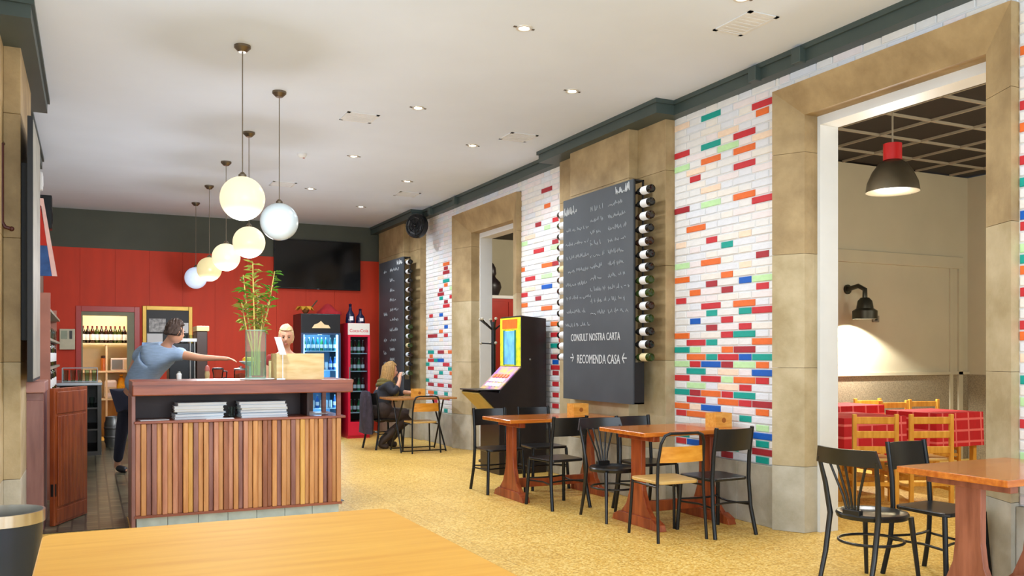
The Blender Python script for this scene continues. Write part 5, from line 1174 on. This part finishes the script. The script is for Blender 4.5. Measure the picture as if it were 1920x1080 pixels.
person('person with grey-blond hair in a dark red top standing behind the plywood box', (1.98, 9.98, 0), N, Ed, HM((1.98, 9.90, 1.605), 168, -12),
       [('top', ['pelvis', 'spine', 'chest', 'collar', 'shR', 'slR', 'shL', 'slL'], .018, mat('dark_red_top', (146, 40, 40), .85, var=.1), None), ('trousers', ['pelvis', 'hiL', 'knL', 'anL', 'hiR', 'knR', 'anR'], .015, NAVY, None), ('shoe', ['heL', 'toL'], .011, SHOE, None), ('shoe', ['heR', 'toR'], .011, SHOE, None)],
       [('hair', cap_hair(1.14, .004, .3, -.62, 9), HG)], SKIN)
# seated woman at the small table
OL = mat('olive_scarf', (104, 92, 46), .9, var=.25, vscale=30); JK = mat('dark_jacket', (44, 46, 54), .85, var=.2, vscale=20); SKT = mat('dark_brown_leggings', (56, 42, 36), .8, var=.25, vscale=18); BT = mat('brown_boot', (62, 48, 40), .6, var=.15)
N = dict(pelvis=(3.96, 12.73, .53, (.15, .13)), spine=(3.96, 12.72, .7, (.13, .11)), chest=(3.99, 12.70, .86, (.145, .11)), collar=(4.02, 12.69, .98, (.095, .07)), neck=(4.04, 12.68, 1.05, .045), skull=(4.07, 12.67, 1.14, .055),
         shR=(4.02, 12.54, .95, .056), slR=(4.05, 12.50, .87, .052), elR=(4.09, 12.47, .85, .042), fwR=(4.15, 12.5, .95, .036), wrR=(4.19, 12.54, 1.04, .027), shL=(4.02, 12.85, .95, .056), slL=(4.1, 12.84, .88, .05), elL=(4.2, 12.78, .84, .042), fwL=(4.3, 12.62, .84, .036), wrL=(4.38, 12.48, .835, .027),
         hiR=(4.06, 12.65, .5, .1), knR=(4.34, 12.58, .49, .066), shnR=(4.12, 12.6, .28, .055), anR=(3.93, 12.62, .11, .042), heR=(3.9, 12.62, .05, .036), toR=(4.04, 12.6, .035, .03),
         hiL=(4.06, 12.81, .5, .1), knL=(4.38, 12.82, .49, .066), shnL=(4.26, 12.82, .28, .055), anL=(4.13, 12.82, .11, .042), heL=(4.1, 12.82, .05, .036), toL=(4.24, 12.82, .035, .03))
Ed = chain('pelvis spine chest collar neck skull,collar shR slR elR fwR wrR,collar shL slL elL fwL wrL,pelvis hiL knL shnL anL heL toL,pelvis hiR knR shnR anR heR toR')
hand(N, Ed, 'R', 'wrR', (4.2, 12.57, 1.075), (.1, .5, .8), (-.8, -.5, .3), .7); hand(N, Ed, 'L', 'wrL', (4.42, 12.43, .83), (.4, -.9, 0), (0, 0, 1), .3)
lh = MB()
for k in range(26):                                   # long loose locks round the back and sides
    a = R(100 + k * (340 / 25) - 10); c_, s_ = math.sin(a), math.cos(a)
    if s_ > .55: continue
    lh.tube([(.05 * c_, .06 * s_, .11), (.082 * c_, .1 * s_ - .008, .05), (.086 * c_, .1 * s_ - .012, -.06), (.095 * c_ + .01 * math.sin(k), .1 * s_ - .03, -.17), (.085 * c_ + .02 * math.sin(k * 2.3), .09 * s_ - .045, -.27)], [.022, .028, .028, .024, .006], 7)
person('person with long light-brown hair seated at the small table, sipping from a cup', (3.97, 12.72, 0), N, Ed, HM((4.085, 12.665, 1.165), -98, -6),
       [('jacket', ['pelvis', 'spine', 'chest', 'shR', 'slR', 'elR', 'fwR', 'collar', 'shL', 'slL', 'elL', 'fwL'], .024, JK, None), ('boot', ['shnL', 'anL', 'heL', 'toL'], .018, BT, None), ('boot', ['shnR', 'anR', 'heR', 'toR'], .018, BT, None)],
       [('hair', cap_hair(1.15, .003, .3, -.5, 9), HL), ('hair_locks', lh, HL)], SKIN)
sw = [o for o in COL.objects if o.name.startswith('person') and o.get('label', '').startswith('person with long')][0]
for s_ in 'RL':
    q = [N[k + s_][:3] for k in ('hi', 'kn', 'shn')]
    mid = tuple((a + b) / 2 for a, b in zip(q[0], q[1])); kb = (q[1][0] + .012, q[1][1], q[1][2] - .03)
    MB().tube([(3.95, q[0][1], .53), q[0], mid, (q[1][0] - .01, q[1][1], q[1][2] + .005), kb, q[2]], [.10, .11, .098, .088, .082, .064], 14).build('legging', SKT, sw, world=True, smooth=True)
    MB().tube([q[2], tuple((a + b) / 2 for a, b in zip(q[2], N['an' + s_][:3])), N['an' + s_][:3]], [.07, .068, .058], 14).build('boot_shaft', BT, sw, world=True, smooth=True)
MB().sphere((3.95, 12.73, .56), (.185, .215, .175), 22, 14).build('skirt', SKT, sw, world=True, smooth=True)
sf = thing('scarf', 'thick olive scarf round the neck of the seated person', 'scarf', (4.02, 12.69, .9))
for z, r, q in ((.06, .115, .04), (.11, .1, .036)): MB().tube([(r * math.cos(R(a)), r * 1.1 * math.sin(R(a)), z + .012 * math.sin(R(a * 2))) for a in range(0, 360, 20)], q, 10, closed=True).build('coil', OL, sf, smooth=True)
MB().tube([(.1, -.06, .06), (.14, -.06, -.06), (.13, -.05, -.2)], [.04, .045, .03], 8, flat=1.3).build('hanging_end', OL, sf, smooth=True)
ec = thing('coffee_cup', 'small white cup held to the mouth of the seated person', 'cup', (4.245, 12.635, 1.085))
MB().lathe([(.001, 0), (.022, 0), (.032, .03), (.034, .06), (.031, .06), (.028, .03), (.001, .008)], 18).build('bowl', MATS['white_glaze'], ec, smooth=True); MB().tube([(.032, 0, .05), (.05, 0, .045), (.048, 0, .025), (.03, 0, .018)], .004, 6).build('handle', MATS['white_glaze'], ec, smooth=True)
ct = thing('draped_coat', 'dark coat hung over the back of the seated person\'s chair', 'coat', (3.73, 12.68, 0))
b = MB(); n = 22; rows = [(.86, .03, .19), (.8, .055, .23), (.6, .07, .25), (.4, .075, .27), (.24, .07, .28)]
vs = []
for z, th, w_ in rows:
    for k in range(n):
        a = 2 * math.pi * k / n; vs.append((math.cos(a) * th * (1 + .25 * math.sin(3 * a + z * 9)) - .02, math.sin(a) * w_ * (1 + .05 * math.sin(5 * a + z * 7)), z))
fs = [(i * n + k, i * n + (k + 1) % n, (i + 1) * n + (k + 1) % n, (i + 1) * n + k) for i in range(len(rows) - 1) for k in range(n)] + [tuple(range(n))]
b.add(vs, fs).build('cloth', mat('dark_purple_coat', (52, 44, 56), .9, var=.35, vscale=14), ct, smooth=True); MB().tube([(-.03, -.1, .8), (-.06, -.1, .5), (-.05, -.12, .35)], [.05, .055, .04], 8).build('sleeve', MATS['dark_purple_coat'], ct, smooth=True)
